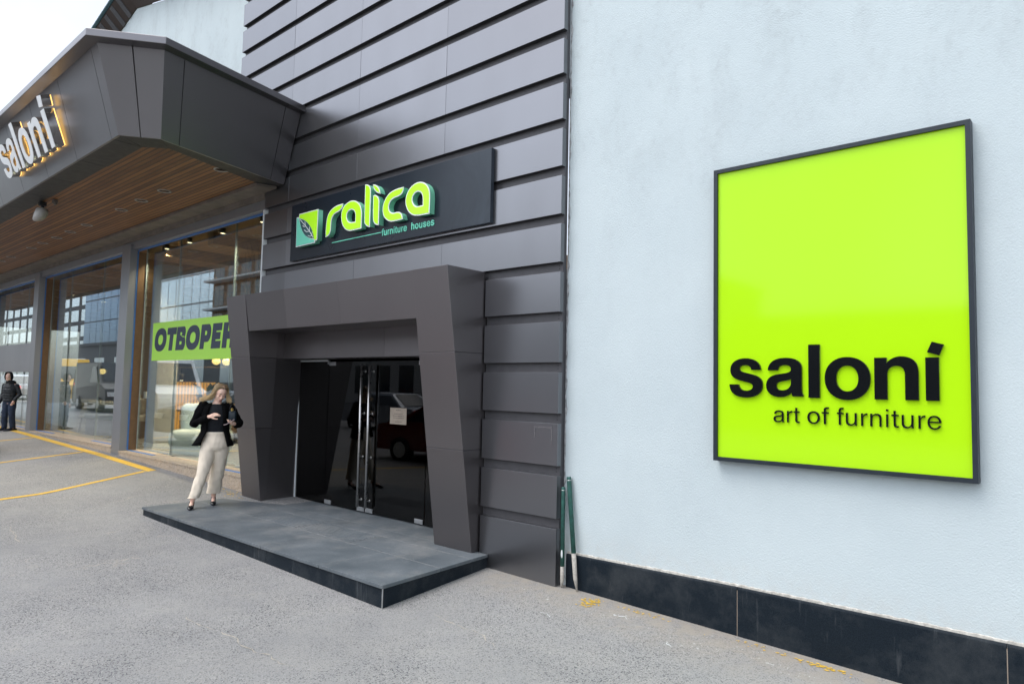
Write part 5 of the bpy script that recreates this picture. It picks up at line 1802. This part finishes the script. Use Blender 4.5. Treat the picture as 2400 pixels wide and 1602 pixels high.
# things she carries
wm = Matrix.Translation(wpos) @ Matrix.Rotation(rad(65.2), 4, 'Z')
t = thing('smartphone', 'pale pink smartphone held in the woman\'s hand', 'phone', wm @ Vector((.300, -.262, 1.205)), rad(65.2))
pr = Euler((rad(28), rad(-8), rad(-62))).to_matrix().to_4x4()
m = MB().box(-.037, .037, -.074, .074, -.0045, .0035)
m.v = [tuple(pr @ Vector(q)) for q in m.v]
m.obj('case', 'phone', t, bevel=.003)
m = MB().box(-.034, .034, -.070, .070, .0036, .0045)
m.v = [tuple(pr @ Vector(q)) for q in m.v]
m.obj('screen', 'sign_black', t)
t = thing('handbag', 'small dark handbag with gold clasp tucked under the woman\'s arm', 'handbag', wm @ Vector((.345, -.135, 1.225)), rad(65.2))
m = MB(); pillow(m, -.052, .052, -.035, .035, -.02, .135, .03); m.obj('bag_body', plain('navy_leather', (.010, .020, .030), .4), t, True)
m = MB().tube([(.016 * cos(a) - .01, -.040, .152 + .016 * sin(a)) for a in [2 * pi * k / 14 for k in range(15)]], .0035, 6)
m.tube([(-.01, -.036, .13), (-.01, -.040, .145)], .009, 8)
m.obj('clasp', 'gold', t, True)
m = MB().tube([(-.045, 0, .12), (-.03, .03, .20), (.0, .05, .24), (.03, .03, .20), (.045, 0, .12)], .006, 6)
m.obj('strap', 'shoe', t, True)

# ---- man in the hooded jacket by the far pillar
mpos = Vector((-18.76, -.31, G(-18.76, -.31) + .004))
Mn = thing('person', 'man in black hooded padded vest and navy jeans standing by the far pillar', 'person', mpos, rad(34))
hr = Euler((rad(16), rad(0), rad(22))).to_matrix()
hc2 = (-.03, -.05, 1.46)
mb = MB()
mb.loft([(0, 0, .74, .15, .11), (0, 0, .95, .15, .11), (0, 0, 1.15, .17, .12), (0, 0, 1.27, .17, .09), (-.01, -.01, 1.32, .06, .06), (-.02, -.03, 1.40, .05, .055)], 20)
head(mb, hc2, hr, .95)
limb(mb, [(-.085, 0, .78), (-.09, -.05, .42), (-.10, -.02, .09)], [.085, .06, .04])
limb(mb, [(.085, 0, .78), (.10, -.02, .42), (.09, .06, .09)], [.085, .06, .04])
limb(mb, [(-.175, 0, 1.22), (-.240, .03, .98), (-.268, -.06, .74)], [.05, .042, .03])
limb(mb, [(.175, 0, 1.22), (.250, .04, 1.0), (.20, -.08, .82)], [.05, .042, .03])
hand(mb, (-.268, -.065, .735), (-.05, -.15, -1), (-1, 0, .05), 1, .35)
hand(mb, (.20, -.085, .815), (-.3, -.2, -.9), (.9, -.3, -.2), -1, .4)
fused('body', mb, 'skin', Mn, .0055, 3)
head_bits(Mn, hc2, hr, .95, 'skin')
m = MB(); m.ell(Vector(hc2) + hr @ Vector((0, -.050, -.078)), (.052, .040, .038), 10, hr); m.obj('beard', 'beard', Mn, True)
mb = MB()
Rr = []
for i in range(13):
    th = -.55 + 1.75 * i / 12
    ring = []
    for k in range(20):
        a = pi * .5 + (2 * pi - 1.75) * (k / 19 - .5)
        y_ = .008 + .118 * sin(a) * cos(th * .9)
        ring.append(Vector(hc2) + hr @ Vector((.102 * cos(a) * cos(th * .85), y_, .015 + .128 * sin(th * 1.25))))
    Rr.append(ring)
mb.rings(Rr, cap=False, closed=False)
o = mb.obj('hood', 'hood', Mn, True)
so = o.modifiers.new('thick', 'SOLIDIFY'); so.thickness = .014
m = MB(); m.ell((-.01, .01, 1.315), (.135, .12, .075), 12); m.obj('hood_collar', 'hood', Mn, True)
mb = MB()
rr = []
for i in range(15):
    z = .80 + .50 * i / 14
    puff = .010 * abs(sin(i * pi / 2)) + .0
    rr.append((0, 0, z, interp(z, [.8, .95, 1.15, 1.24, 1.30], [.165, .17, .185, .175, .11]) + puff, interp(z, [.8, 1.1, 1.24, 1.30], [.15, .165, .135, .10]) + puff))
mb.loft(rr, 28)
fused('padded_vest', mb, 'puffer', Mn, .009, 2, folds(12, .008))
mb = MB()
for arm in ([(-.180, 0, 1.225), (-.240, .03, .98), (-.265, -.055, .77)], [(.180, 0, 1.225), (.250, .04, 1.0), (.205, -.07, .845)]):
    limb(mb, arm, [.068, .060, .046])
fused('sleeves', mb, 'puffer', Mn, .009, 3, folds(14, .010))
mb = MB()
mb.loft([(0, 0, .86, .165, .125), (0, 0, .76, .17, .125), (0, 0, .70, .13, .10)], 22)
mb.tube([(-.085, 0, .80), (-.09, -.045, .42), (-.098, -.02, .07)], [.098, .080, .066], 18)
mb.tube([(.085, 0, .80), (.10, -.015, .42), (.09, .06, .07)], [.098, .080, .066], 18)
fused('jeans', mb, 'jeans', Mn, .009, 2, folds(10, .012))
for x, y in ((-.10, -.03), (.09, .05)):
    m = MB()
    R = []
    for f_, wd, zt_ in ((-.05, .03, .06), (0, .042, .085), (.10, .044, .08), (.18, .048, .055), (.235, .038, .045), (.26, .012, .03)):
        R.append([(x - f_ * .3 + wd * cos(t_), y + .06 - f_, zt_ / 2 + zt_ / 2 * sin(t_)) for t_ in [2 * pi * k / 12 for k in range(12)]])
    m.rings(R)
    m.obj('shoe', 'sneaker', Mn, True)
